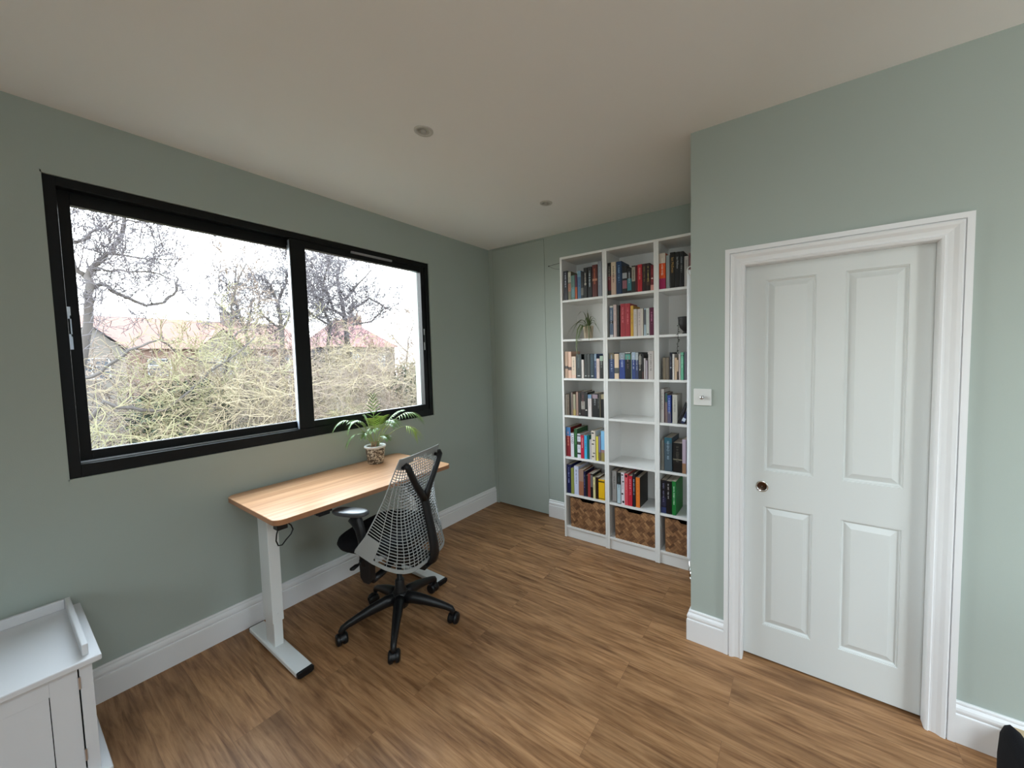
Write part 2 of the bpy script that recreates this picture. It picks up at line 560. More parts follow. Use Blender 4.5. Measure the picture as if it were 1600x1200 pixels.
def struct(o, label=None, cat=None):
    return tag(o, label, cat, None, 'structure')
BOOKS = [
 (0, 1, 2.008, [
  (1.06, 1.097, 0.24, '0d1022', 'navy paperback with pale stacked capitals', [], 'b8bcc8'),
  (1.101, 1.129, 0.231, '6e6a55', 'mottled cream and olive paperback', [(0.62, 0.97, 'a39f8f'), (0.3, 0.58, '9a6a55')], '2a2620'),
  (1.131, 1.164, 0.195, '4f7068', 'sage green slim paperback', [(0.1, 0.5, '5b8085')], '233634'),
  (1.166, 1.187, 0.195, '45102f', 'plum and burnt orange paperback', [(0, 0.5, 'a3491f')], None),
  (1.19, 1.221, 0.223, '3d5f80', 'sky blue paperback with pale head band', [(0.78, 1, '66869a')], '1f3348'),
  (1.222, 1.246, 0.212, '15171c', 'black paperback with grey foot label', [(0.12, 0.4, '5f5d58')], '44413c'),
  (1.248, 1.279, 0.239, '0a0a0c', 'black hardback with white blot halfway up', [(0.43, 0.5, 'a8a294')], 'c4c0b6'),
  (1.281, 1.319, 0.242, '0c0d10', 'black hardback with bold white lettering', [], 'b9c4cc'),
  (1.324, 1.367, 0.251, '4d160e', 'dark red hardback with orange lettering', [(0.5, 0.57, 'a0715a')], 'a9572e'),
  (1.371, 1.405, 0.273, '767a84', 'tall pale lilac-grey hardback', [], '9599a1'),
 ]),
 (1, 1, 2.008, [
  (1.4535, 1.481, 0.248, '0b0a0c', 'black paperback with crimson lower half', [(0.15, 0.58, '5c0d1c')], '9a958c'),
  (1.483, 1.524, 0.248, 'b3a48e', 'cream hardback with black initials at the head', [(0, 0.62, 'b09684')], '2b2520'),
  (1.527, 1.571, 0.245, '0d2a49', 'thick royal blue hardback with pale blue capitals', [], '6f94b8'),
  (1.574, 1.611, 0.205, '08090d', 'black paperback with pink figure on its spine', [(0.18, 0.48, '7d4d57'), (0.55, 0.75, '8a8d92')], None),
  (1.613, 1.645, 0.185, '07080c', 'black paperback with teal figure on its spine', [(0.1, 0.58, '2f6a74')], 'b5b9bd'),
  (1.648, 1.675, 0.197, '24231f', 'charcoal paperback with white head label', [(0.42, 0.95, '8c877a')], '1a1a18'),
  (1.677, 1.69, 0.196, '4f0a12', 'thin dark crimson paperback', [], None),
  (1.692, 1.727, 0.199, '9c1420', 'bright red hardback with thin pale line', [], 'c08a84'),
  (1.729, 1.757, 0.199, '2c0a0e', 'dark maroon paperback with olive lettering low down', [], '7d7040'),
  (1.759, 1.786, 0.198, '210a0c', 'blackish maroon paperback with gold lettering low down', [(0.2, 0.45, '3a2418')], 'c2b26a'),
  (1.789, 1.813, 0.181, '5e1820', 'dusky red paperback with white blot', [(0.45, 0.5, 'cfc4bb'), (0, 0.22, 'b88078')], 'a3333a'),
 ]),
 (2, 1, 2.008, [
  (1.8535, 1.897, 0.251, 'c7480f', 'orange and magenta novel with cream head band', [(0.72, 1, 'b8aca0'), (0, 0.3, '8d0f4a')], 'e8dcd0'),
  (1.9, 1.925, 0.232, '7f8788', 'plain grey-white slim book on the top shelf', [], None),
  (1.928, 1.964, 0.246, '15150f', 'black hardback with gold author name', [], None, 'Ian McEwan', 'b08a4a'),
  (1.965, 1.992, 0.244, '0c0d0f', 'black hardback with silver author name', [], None, 'Ian McEwan', 'a9b0b5'),
  (1.993, 2.02, 0.242, '191b1f', 'charcoal hardback with grey capitals', [], '8d9296'),
  (2.025, 2.053, 0.205, 'a09c9a', 'leaning off-white book beside the radiator top', [], '6a6866'),
  (2.056, 2.07, 0.222, '6e4a4c', 'dusty pink book beside the radiator top', [], '8f7072'),
 ]),
 (1, 2, 1.686, [
  (1.466, 1.495, 0.24, '4a5a70', 'steel blue paperback with white head and foot', [(0.95, 1, 'b9b9b4'), (0, 0.08, 'b5b5b8'), (0.44, 0.53, '1c1c22')], 'aeb4bd'),
  (1.498, 1.524, 0.247, 'b09c98', 'pale dusty pink hardback', [], '8a7270'),
  (1.527, 1.547, 0.24, '14100f', 'black paperback between pink and red books', [], '5b5350'),
  (1.555, 1.595, 0.248, '8c1c28', 'first of two matching red hardbacks, the left one', [], 'c46a6e'),
  (1.596, 1.633, 0.246, '93202c', 'second of two matching red hardbacks, the right one', [], 'c46a6e'),
  (1.636, 1.658, 0.227, 'b98e2f', 'mustard yellow slim hardback', [], '6e531c'),
  (1.659, 1.686, 0.2, 'b3aaa3', 'short cream paperback next to the mustard book', [], '8c857f'),
  (1.69, 1.717, 0.199, 'b1a6a3', 'short cream paperback with grey title', [], '746e6b'),
  (1.718, 1.734, 0.2, 'b5ada3', 'thin ivory paperback without title', [], None),
  (1.738, 1.754, 0.199, '8fa0ac', 'narrow pale blue paperback with dark head', [(0.4, 0.95, '4a4c54')], None),
  (1.755, 1.779, 0.199, 'aeb4b1', 'white-grey paperback with small mark at foot', [(0.03, 0.07, '2c2c2c')], '9da3a0'),
  (1.781, 1.813, 0.2, '4c1130', 'plum paperback with pink lettering', [], 'b06a90'),
 ]),
 (0, 3, 1.364, [
  (1.059, 1.089, 0.222, 'a58670', 'tan hardback at the left end of its row', [(0.35, 0.45, '2c1a14')], None),
  (1.09, 1.122, 0.221, 'c9a38e', 'peach hardback with black emblem', [(0.3, 0.42, '3a221c')], None),
  (1.123, 1.163, 0.179, 'cdb8a4', 'short cream and pink paperback with grey title', [(0, 0.14, 'd8b3a2')], '6f6a62'),
  (1.165, 1.214, 0.197, '1c2a2e', 'thick dark slate paperback with white dot', [(0.08, 0.12, 'aab0b0')], '46585c'),
  (1.215, 1.237, 0.152, 'c2bab6', 'short white slim book with pointed cap', [], None),
  (1.24, 1.265, 0.198, '1a2422', 'dark green-black paperback with white dot', [(0.08, 0.12, 'aab0b0')], None),
  (1.267, 1.294, 0.197, '2f3130', 'charcoal grey paperback with white dot', [(0.08, 0.12, '8a8a8a')], None),
  (1.295, 1.329, 0.196, '0e2a38', 'dark teal paperback with white dot', [(0.08, 0.12, 'b5b9bc')], '2e5566'),
  (1.33, 1.35, 0.197, '24375e', 'blue classic paperback with silver head', [(0.72, 1, '6f8496')], '9dabc4'),
  (1.351, 1.377, 0.159, 'c4b2ac', 'short pinkish white paperback', [], '998c86'),
  (1.379, 1.408, 0.184, '0d0f10', 'black paperback with pale green head label', [(0.76, 0.97, '93a898')], '8f9490'),
 ]),
 (1, 3, 1.364, [
  (1.46, 1.502, 0.201, '1f335c', 'dark blue classic with brown head picture', [(0.76, 1, '5c5440')], '8fa0c0'),
  (1.504, 1.539, 0.193, 'cfb79c', 'cream paperback with grey band low down', [(0.22, 0.44, '4a4c4a')], None),
  (1.542, 1.588, 0.199, '20387a', 'wide royal blue classic with grey head picture', [(0.74, 1, '7e868c')], 'b0bcd8'),
  (1.592, 1.633, 0.202, '0c0c0e', 'black classic with mint green head picture', [(0.73, 0.93, '4c8a7c'), (0.97, 1, 'c6cac8')], '8b6f74'),
  (1.634, 1.642, 0.198, '6e7c6c', 'very thin grey-green pamphlet between blue and black classics', [], None),
  (1.643, 1.672, 0.202, '2a3c70', 'blue classic with white L-shaped head picture', [(0.72, 1, '93a2b4')], 'c4cce0'),
  (1.673, 1.694, 0.2, '303a5e', 'narrow blue classic with white flame head picture', [(0.72, 1, '9aa2a6')], 'c4cce0'),
  (1.695, 1.72, 0.201, '0e0e0e', 'black paperback with white block title', [(0.55, 0.85, '5e5c58')], 'c8c4ba'),
  (1.721, 1.736, 0.186, '171212', 'narrow black paperback with reddish foot', [(0, 0.3, '3a1c1a')], None),
  (1.737, 1.749, 0.156, 'a9a2a4', 'short thin pale grey paperback', [], None),
  (1.75, 1.762, 0.139, 'a39aa4', 'shortest thin pale lilac paperback', [], None),
  (1.769, 1.809, 0.208, 'a9a2a0', 'tall thick cream-grey hardback at the right end', [], '6a6462'),
 ]),
 (2, 3, 1.364, [
  (1.874, 1.897, 0.159, '6a6050', 'brown-grey paperback, left of a matching pair', [], None),
  (1.8976, 1.92, 0.158, '645a4e', 'brown-grey paperback, right of a matching pair', [], None),
  (1.922, 1.942, 0.194, '11142a', 'midnight blue hardback with small white star', [(0.43, 0.47, '9aa0b0')], '6a6c7c'),
  (1.943, 1.956, 0.183, 'c4c0bc', 'white thin paperback beside the midnight blue book', [], '6f6b68'),
  (1.9566, 1.973, 0.156, 'b7a188', 'beige short paperback', [], '8a765f'),
  (1.974, 1.985, 0.141, 'b29a84', 'thin tan booklet with dark foot', [(0, 0.42, '3a2e2c')], None),
  (1.986, 1.998, 0.184, 'b5aaaa', 'thin pinkish white book left of the mint one', [], '8a8285'),
  (1.999, 2.019, 0.193, '5fa285', 'mint green hardback', [(0.86, 0.9, '1c4a38')], 'a5cfc0'),
  (2.025, 2.036, 0.197, '625f6c', 'purple-grey book partly hidden by the radiator', [], None),
 ]),
 (0, 4, 1.052, [
  (1.054, 1.072, 0.173, '857d72', 'worn grey-beige paperback at the left end', [], None),
  (1.074, 1.096, 0.176, '5e5246', 'weathered brown paperback', [], '8c8070'),
  (1.098, 1.112, 0.192, '171310', 'thin black book with cream page tops', [], None),
  (1.113, 1.127, 0.192, '7d6c64', 'thin taupe paperback', [], None),
  (1.128, 1.154, 0.178, '8d8672', 'faded olive-cream paperback with yellow foot', [(0, 0.28, 'a08b55')], None),
  (1.158, 1.179, 0.198, '8f7468', 'dusty rose-brown paperback', [], None),
  (1.18, 1.204, 0.193, '1e1414', 'very dark brown paperback with two white dots', [(0.05, 0.14, '807a78')], None),
  (1.205, 1.239, 0.204, '2b1517', 'maroon-black paperback with white picture at its middle', [(0.28, 0.6, '8d8880')], '6d3a3c'),
  (1.241, 1.267, 0.198, '0f1318', 'black paperback with white bar low down', [(0.24, 0.29, 'c2bcb8')], None),
  (1.269, 1.301, 0.181, 'c5bcbb', 'white paperback with blue head picture', [(0.82, 1, '5d7d9c')], '8b8482'),
  (1.309, 1.354, 0.193, '17171a', 'wide black classic with pink framed head picture', [(0.78, 0.95, '8c7884')], '8a8c90'),
  (1.355, 1.372, 0.189, '1b1c1b', 'narrow black classic with two white dots', [], '8a8a88'),
  (1.373, 1.382, 0.185, '5b5649', 'thin olive-grey paperback near the divider', [], None),
  (1.383, 1.41, 0.186, '101012', 'black classic with ivory head picture, beside the divider', [(0.8, 1, '8f8468')], None),
 ]),
 (2, 4, 1.052, [
  (1.858, 1.882, 0.244, 'bab5b2', 'tall white hardback with grey title', [], '6b6866'),
  (1.8826, 1.8896, 0.218, '32101f', 'thin dark wine hardback', [], None),
  (1.8902, 1.906, 0.214, '6f5e5c', 'brown paperback with green head', [(0.7, 1, '2f4a48')], None),
  (1.907, 1.932, 0.201, '263c80', 'blue paperback with slanted white lettering', [(0, 0.4, '4e4a5e')], 'b9c8ea'),
  (1.942, 1.976, 0.206, 'aaa8a0', 'white paperback with grey titles, leaning slightly', [], '6e6c68'),
  (1.99, 2.01, 0.083, '1a1a20', 'black small book leaning low on the shelf', [], '55555c'),
  (2.011, 2.034, 0.085, '121c3e', 'navy small book leaning, with white dot', [(0.1, 0.25, 'b8c0d0')], None),
 ]),
 (0, 5, 0.699, [
  (1.053, 1.099, 0.249, '7a2228', 'red book with blue head picture', [(0.7, 1, '3a6a9c')], 'd88c74'),
  (1.0996, 1.131, 0.202, 'd5d5de', 'white book titled in black capitals', [], None, 'LAND', '101014'),
  (1.133, 1.164, 0.242, '24502c', 'tall dark green slim hardback', [], '5a8a54'),
  (1.165, 1.196, 0.202, 'cfd0dc', 'white book with black and brown picture blocks', [(0.55, 0.68, '3a2c28'), (0.15, 0.22, '26262e'), (0.9, 0.94, '26262e')], '70707c'),
  (1.197, 1.227, 0.194, 'b0203a', 'crimson book with white lettering', [], 'e8c8cc'),
  (1.228, 1.254, 0.194, '3aa0cc', 'turquoise blue paperback with pale foot', [(0.0, 0.5, '45b2dc')], '1a5a86'),
  (1.255, 1.276, 0.2, '0c5450', 'dark teal slim book beside the turquoise one', [], None),
  (1.277, 1.291, 0.164, 'b3aeb4', 'short thin white booklet', [], None),
  (1.294, 1.332, 0.239, 'c5bcb0', 'cream book with black silhouettes', [(0.9, 0.95, '1a1614'), (0.66, 0.7, '1a1614'), (0.53, 0.57, '1a1614'), (0.22, 0.26, '4a4644'), (0.1, 0.14, '2a2624')], None),
  (1.338, 1.356, 0.197, 'c9bc48', 'yellow spined thin book', [], None),
  (1.357, 1.376, 0.199, '77708c', 'violet and brown thin book', [(0, 0.35, '6b5c48')], None),
  (1.379, 1.409, 0.245, '7cb2d8', 'sky blue book with brown and yellow foot', [(0, 0.28, '8a7c48'), (0.28, 0.38, '8c6c6a')], None),
 ]),
 (2, 5, 0.699, [
  (1.858, 1.88, 0.223, '6c6a64', 'grey plain slim book at the left end', [], None),
  (1.883, 1.938, 0.246, '3a4a54', 'thick slate blue hardback with teal head', [(0.84, 1, '24505e')], '7d929e'),
  (1.944, 2.008, 0.213, '0a0a0c', 'thick black book with small gold label', [(0.42, 0.46, '6f6a58')], '4a4640'),
  (2.01, 2.035, 0.244, 'a899a8', 'lilac book with brown picture foot', [(0, 0.3, '8d6a50')], None),
 ]),
 (0, 6, 0.382, [
  (1.057, 1.097, 0.246, '0f1440', 'dark navy tall hardback with silver title', [], '8c94c0'),
  (1.0976, 1.125, 0.22, '7f8440', 'olive green thin book', [], None),
  (1.127, 1.17, 0.242, 'c9cee6', 'white book with spaced grey capitals', [], '4c4c5c'),
  (1.172, 1.216, 0.218, '8c5a44', 'brown picture-spined book', [(0.55, 1, '8f7468')], None),
  (1.218, 1.234, 0.21, '16183a', 'thin midnight blue book with white dashes', [], '8a8cb8'),
  (1.235, 1.253, 0.177, '1c1a24', 'thin black booklet', [], None),
  (1.254, 1.279, 0.197, '8a3430', 'brick red slim book', [], None),
  (1.281, 1.304, 0.199, '14141a', 'black book with grey slanted picture', [(0.45, 0.95, '5f5a5c')], None),
  (1.305, 1.325, 0.176, 'c8bf8a', 'pale yellow thin book with black title', [], '2c2a22'),
  (1.327, 1.353, 0.178, '2a1208', 'dark brown and maroon book', [], None),
  (1.354, 1.406, 0.167, 'e5b414', 'thick bright yellow paperback', [(0.86, 0.93, '4a3c0c'), (0.04, 0.08, '3c300c')], None),
 ]),
 (1, 6, 0.382, [
  (1.471, 1.509, 0.256, '6d6a68', 'grey book with darker title panel', [(0.05, 0.98, '858280')], '4f4c4c'),
  (1.514, 1.544, 0.248, '232826', 'black book with pale blue lower half', [(0.02, 0.62, '9fb2ba')], '4f5c60'),
  (1.546, 1.574, 0.251, 'c6c2ca', 'white book with black blotches', [(0.9, 0.95, '2a282c'), (0.7, 0.74, '2a282c'), (0.3, 0.36, '2a282c'), (0.04, 0.12, '141416')], '77747c'),
  (1.577, 1.604, 0.248, 'c24450', 'coral red book with black emblem at head', [(0.88, 0.97, '2a0c10')], 'e0908c'),
  (1.606, 1.638, 0.236, 'a81c30', 'crimson book with pink lettering', [], 'e0a0a4'),
  (1.642, 1.662, 0.256, '1c2030', 'dark slate blue book with white title', [], 'a8b0c4'),
  (1.665, 1.697, 0.232, 'c46a22', 'orange spined book with black cover, last in its row', [], 'e09a50'),
 ]),
 (2, 6, 0.382, [
  (1.857, 1.895, 0.245, '0c0c1c', 'black and blue hardback with pale script', [(0, 0.18, '24305c'), (0.22, 0.48, '22223c')], '6c6c8a'),
  (1.896, 1.926, 0.244, '07070e', 'black book with thin white title', [], 'b0b0b4'),
  (1.9266, 1.936, 0.245, '0a2414', 'very thin dark green book', [], None),
  (1.938, 1.965, 0.248, '0c6a2c', 'bright green book with white block lettering', [], 'c4e4cc'),
 ]),
]
LIMBS = {
 'A': [([[-9.0, -1.969, 0.766], [-9.0, -1.86, 1.807], [-9.0, -1.785, 2.541], [-9.0, -1.748, 2.91], [-9.0, -1.709, 3.176], [-9.0, -1.741, 3.327], [-9.0, -1.589, 3.615], [-9.0, -1.364, 3.873], [-9.0, -1.196, 4.263], [-9.0, -1.114, 4.585], [-9.0, -1.097, 5.025]], 0.075, 0.03), ([[-9.0, -1.741, 3.327], [-9.0, -1.849, 3.437], [-9.0, -1.939, 3.547], [-9.0, -2.08, 3.817]], 0.045, 0.02), ([[-9.0, -1.685, 3.43], [-9.0, -1.508, 3.524], [-9.0, -1.293, 3.52], [-9.0, -0.83, 3.545], [-9.0, -0.503, 3.412]], 0.03, 0.012), ([[-9.0, -1.742, 3.015], [-9.0, -1.526, 3.203], [-9.0, -1.322, 3.015], [-9.0, -0.95, 2.833], [-9.0, -0.659, 2.909], [-9.0, -0.449, 3.212], [-9.0, -0.381, 3.49]], 0.045, 0.018), ([[-9.0, -1.367, 3.819], [-9.0, -0.892, 3.862], [-9.0, -0.297, 3.972]], 0.022, 0.01), ([[-9.0, -1.822, 3.927], [-9.0, -1.607, 4.211], [-9.0, -1.391, 4.336], [-9.0, -1.119, 4.638]], 0.03, 0.012), ([[-9.0, -1.114, 4.585], [-9.0, -0.853, 4.575], [-9.0, -0.6, 4.731]], 0.018, 0.008)],
 'B': [([[-8.0, -2.082, 0.357], [-8.0, -1.772, 0.898], [-8.0, -1.31, 0.678], [-8.0, -0.979, 0.618], [-8.0, -0.415, 1.205], [-8.0, 0.164, 1.774], [-8.0, 0.585, 2.148]], 0.04, 0.012), ([[-8.0, -1.968, 1.306], [-8.0, -1.707, 1.488], [-8.0, -1.421, 1.833], [-8.0, -0.976, 2.048], [-8.0, -0.56, 1.665], [-8.0, -0.13, 1.54]], 0.03, 0.012), ([[-8.0, -0.979, 0.618], [-8.0, -0.707, 0.497], [-8.0, -0.646, 0.091]], 0.025, 0.012)],
 'C': [([[-15.0, 3.947, -0.447], [-15.0, 3.94, 0.759], [-15.0, 3.899, 1.953], [-15.0, 3.927, 3.137], [-15.0, 3.831, 3.911], [-15.0, 3.603, 4.653], [-15.0, 3.292, 4.908]], 0.12, 0.03), ([[-15.0, 3.831, 3.911], [-15.0, 4.227, 4.822], [-15.0, 4.323, 5.311], [-15.0, 4.554, 5.591]], 0.05, 0.02), ([[-15.0, 3.92, 2.743], [-15.0, 4.374, 3.566], [-15.0, 4.851, 4.179], [-15.0, 5.026, 4.611]], 0.05, 0.02), ([[-15.0, 3.929, 2.901], [-15.0, 3.401, 3.334], [-15.0, 3.163, 3.692]], 0.05, 0.02)],
 'D': [([[-16.0, 3.041, 0.009], [-16.0, 3.082, 1.98], [-16.0, 3.06, 2.761], [-16.0, 2.88, 3.524], [-16.0, 2.765, 4.275], [-16.0, 2.832, 5.269]], 0.09, 0.02), ([[-16.0, 3.06, 2.761], [-16.0, 3.298, 3.558], [-16.0, 3.365, 4.192]], 0.05, 0.02), ([[-16.0, 2.958, 3.222], [-16.0, 2.369, 3.631], [-16.0, 2.101, 4.047]], 0.04, 0.02)],
 'E': [([[-18.0, 8.473, -0.685], [-18.0, 8.447, 2.011], [-18.0, 8.372, 3.71], [-18.0, 8.255, 4.542], [-18.0, 8.245, 5.377], [-18.0, 8.162, 6.195], [-18.0, 8.54, 6.991]], 0.16, 0.04), ([[-18.0, 8.276, 3.914], [-18.0, 7.674, 4.28], [-18.0, 7.416, 5.066], [-18.0, 7.165, 5.831], [-18.0, 6.919, 6.578]], 0.09, 0.03), ([[-18.0, 8.293, 4.86], [-18.0, 8.792, 5.555], [-18.0, 9.379, 6.07], [-18.0, 10.064, 6.843]], 0.08, 0.025), ([[-18.0, 8.394, 4.134], [-18.0, 9.679, 5.125], [-18.0, 10.513, 4.764], [-18.0, 11.663, 4.162]], 0.07, 0.02), ([[-18.0, 8.469, 3.504], [-18.0, 9.851, 3.806], [-18.0, 10.628, 4.546], [-18.0, 11.705, 5.001]], 0.06, 0.02), ([[-18.0, 7.674, 4.28], [-18.0, 6.8, 4.3], [-18.0, 6.455, 4.753]], 0.06, 0.02)],
 'F': [([[-17.0, 6.385, 0.075], [-17.0, 6.669, 1.993], [-17.0, 7.022, 3.359], [-17.0, 6.702, 4.393], [-17.0, 6.855, 5.557], [-17.0, 7.098, 6.651]], 0.1, 0.03), ([[-17.0, 6.927, 3.354], [-17.0, 6.303, 3.695], [-17.0, 5.888, 4.126]], 0.06, 0.02)],
 'G': [([[-15.0, 9.945, -0.175], [-15.0, 9.895, 1.306], [-15.0, 10.017, 2.564], [-15.0, 10.369, 3.421], [-15.0, 10.644, 3.864]], 0.05, 0.015), ([[-15.0, 9.926, 1.935], [-15.0, 9.356, 2.447], [-15.0, 9.151, 2.949]], 0.04, 0.015)],
 'H': [([[-9.0, -0.054, -0.115], [-9.0, 0.208, 1.018], [-9.0, 0.353, 1.795], [-9.0, 0.351, 2.706], [-9.0, 0.435, 3.297], [-9.0, 0.68, 3.921]], 0.04, 0.015), ([[-9.0, 0.353, 1.795], [-9.0, 0.702, 2.331], [-9.0, 1.005, 2.756]], 0.03, 0.012)],
}

# ------------------------------------------------------------------ room shell
H = 2.66
XR, YR = 4.8, -5.0
DY = -.923                       # face of the wall with the white door
f = MB().box(-.02, XR + .02, YR - .02, .06, -.08, 0).build('floor', M['floor'])
struct(f, 'brown oak plank floor of the study', 'floor')
RL = [(2.89, 3.67)]          # rooflight above and behind the viewer
ry0, ry1 = -4.04, -2.86
c = MB().box(-.25, XR + .15, YR - .15, ry0, H, H + .12).box(-.25, XR + .15, ry1, .2, H, H + .12)
c.box(-.25, RL[0][0], ry0, ry1, H, H + .12).box(RL[0][1], XR + .15, ry0, ry1, H, H + .12)
c = c.build('ceiling', M['ceiling'])
struct(c, 'off-white plaster ceiling with two small downlights', 'ceiling')
# window wall (x = 0)
wy0, wy1, wz0, wz1 = -2.789, -.758, 1.045, 2.386
w = MB()
w.box(-.25, 0, YR - .15, wy0, -.08, H)
w.box(-.25, 0, wy1, .2, -.08, H)
w.box(-.25, 0, wy0, wy1, -.08, wz0)
w.box(-.25, 0, wy0, wy1, wz1, H)
struct(w.build('wall_left', M['wall']), 'sage green wall with the black framed window', 'wall')
# back wall with flush jib door
jx0, jx1, jz1 = .054, .697, 2.648
w = MB()
w.box(0, jx0, 0, .09, -.08, H)
w.box(jx0, jx1, 0, .09, jz1, H)
w.box(jx1, 2.40, 0, .09, -.08, H)
w.box(0, 2.40, .09, .13, -.08, H)
struct(w.build('wall_back', M['wall']), 'sage green wall behind the bookcases', 'wall')
dr = MB().box(jx0 + .0035, jx1 - .0035, .0, .04, .012, jz1 - .004).build('door_2', M['wall'])
struct(dr, 'sage green flush cupboard door, edged only by a thin dark gap', 'door')
# side of the projecting wall, from its outer corner back to the alcove
w = MB().prism([(2.212, DY + .0), (2.245, .0), (2.40, .0), (2.40, -.80), (2.30, DY + .04), (2.30, DY)], -.08, H)
struct(w.build('wall_alcove', M['wall']), 'sage green return wall beside the bookcases carrying the radiator', 'wall')
# front of the projecting wall with the door opening
ox0, ox1, oz1 = 2.462, 3.122, 1.962
w = MB()
w.box(2.30, ox0 - .012, DY, DY + .04, -.08, H)
w.box(ox0 - .012, ox1 + .012, DY, DY + .04, oz1 + .012, H)
w.box(ox1 + .012, XR + .15, DY, DY + .04, -.08, H)
w.box(2.40, XR + .15, -.80, -.74, -.08, H)
w.box(2.40, XR + .15, DY + .04, -.80, oz1 + .05, H)
w.box(XR, XR + .15, DY + .04, -.80, -.08, H)
struct(w.build('wall_front', M['wall']), 'sage green wall around the white panelled door', 'wall')
# right wall with side window, rear wall with added fill opening (out of frame)
w = MB()
gy0, gy1, gz0, gz1 = -3.0, -1.70, .20, 2.30
w.box(XR, XR + .15, YR - .15, gy0, -.08, H)
w.box(XR, XR + .15, gy1, DY + .04, -.08, H)
w.box(XR, XR + .15, gy0, gy1, gz1, H)
w.box(XR, XR + .15, gy0, gy1, -.08, gz0)
struct(w.build('wall_right', M['wall']), 'sage green wall with a side window', 'wall')
w = MB()
hx0, hx1, hz0, hz1 = 2.75, 3.65, 1.1, 2.1
w.box(-.25, hx0, YR - .15, YR, -.08, H)
w.box(hx1, XR + .15, YR - .15, YR, -.08, H)
w.box(hx0, hx1, YR - .15, YR, -.08, hz0)
w.box(hx0, hx1, YR - .15, YR, hz1, H)
struct(w.build('wall_rear', M['wall']), 'sage green wall behind the viewer', 'wall')

# skirting boards
SK = [(0, .165), (.006, .165), (.009, .161), (.0095, .155), (.0065, .151), (.010, .148), (.0150, .142), (.0172, .133), (.0165, .126),
      (.0125, .1195), (.0120, .117), (.018, .1145), (.0185, .108), (.0185, 0), (0, 0)]


def skirting(name, path, closed_profile=True):
    """path: list of (x, y) on the wall face, room on the left of the direction of travel"""
    P = [Vector(p) for p in path]
    rows = []
    for i, p in enumerate(P):
        ds = []
        if i > 0:
            ds.append((P[i] - P[i - 1]).normalized())
        if i < len(P) - 1:
            ds.append((P[i + 1] - P[i]).normalized())
        ns = [Vector((-d.y, d.x)) for d in ds]
        if len(ns) == 1:
            o = ns[0]
        else:
            o = (ns[0] + ns[1])
            o = o / (o.length_squared / 2)
        rows.append([(p.x + o.x * h, p.y + o.y * h, z) for h, z in SK])
    mb = MB().grid(rows, closed=True)
    n = len(SK)
    mb.f.append(tuple(range(n)))
    mb.f.append(tuple(range((len(P) - 1) * n, len(P) * n))[::-1])
    mb.m += [0, 0]
    o = mb.build(name, M['trim'])
    return o


struct(skirting('baseboard_left', [(0, 0), (0, YR)]), 'white moulded skirting along the window wall', 'skirting')
struct(skirting('baseboard_back', [(2.20, 0), (.700, 0)]), 'white moulded skirting beside the flush cupboard door', 'skirting')
struct(skirting('baseboard_alcove', [(2.376, DY), (2.212, DY), (2.232, -.36)]), 'short white skirting wrapping the corner left of the door', 'skirting')
struct(skirting('baseboard_front', [(XR, DY), (3.208, DY)]), 'white moulded skirting right of the white door', 'skirting')

# door architrave
AP = [(0, 0), (0, .006), (.003, .012), (.010, .0145), (.014, .010), (.020, .0095), (.034, .013), (.046, .021), (.056, .0235),
      (.0605, .021), (.0615, .012), (.064, .012), (.065, .0205), (.0855, .0205), (.0855, 0)]
rows = []
for (x, z, sx, sz) in ((ox0, 0, -1, 0), (ox0, oz1, -1, 1), (ox1, oz1, 1, 1), (ox1, 0, 1, 0)):
    rows.append([(x + sx * t, DY - h, z + sz * t) for t, h in AP])
mb = MB().grid(rows, closed=True)
n = len(AP)
mb.f += [tuple(range(n)), tuple(range(3 * n, 4 * n))[::-1]]
mb.m += [0, 0]
# jamb lining
mb.box(ox0 - .012, ox0, DY, -.884, 0, oz1)
mb.box(ox1, ox1 + .012, DY, -.884, 0, oz1)
mb.box(ox0 - .012, ox1 + .012, DY, -.884, oz1, oz1 + .012)
struct(mb.build('trim_1', M['trim']), 'white moulded architrave framing the white door', 'door frame')


# white pocket door ------------------------------------------------
dx0, dx1, dz0, dz1, dyf = 2.445, 3.14, .010, 1.975, -.880
door = bpy.data.objects.new('door_1', None)
COL.objects.link(door)
door.location = ((dx0 + dx1) / 2, -.862, 0)
struct(door, 'white four-panel door with a small round flush pull', 'door')
cols = [(2.546, 2.742), (2.846, 3.048)]
rws = [(.183, .790), (.968, 1.892)]
xs = [dx0, cols[0][0], cols[0][1], cols[1][0], cols[1][1], dx1]
zs = [dz0, rws[0][0], rws[0][1], rws[1][0], rws[1][1], dz1]
mb = MB()
pan = []
for i in range(5):
    for j in range(5):
        if i in (1, 3) and j in (1, 3):
            pan.append((xs[i], xs[i + 1], zs[j], zs[j + 1]))
            continue
        mb.add([(xs[i], dyf, zs[j]), (xs[i + 1], dyf, zs[j]), (xs[i + 1], dyf, zs[j + 1]), (xs[i], dyf, zs[j + 1])], [(0, 1, 2, 3)])
mb.add([(dx0, dyf, dz0), (dx1, dyf, dz0), (dx1, dyf, dz1), (dx0, dyf, dz1), (dx0, -.845, dz0), (dx1, -.845, dz0), (dx1, -.845, dz1), (dx0, -.845, dz1)],
       [(0, 3, 7, 4), (1, 5, 6, 2), (3, 2, 6, 7), (0, 4, 5, 1), (4, 7, 6, 5)])
mb.build('door_leaf', M['door'], door)
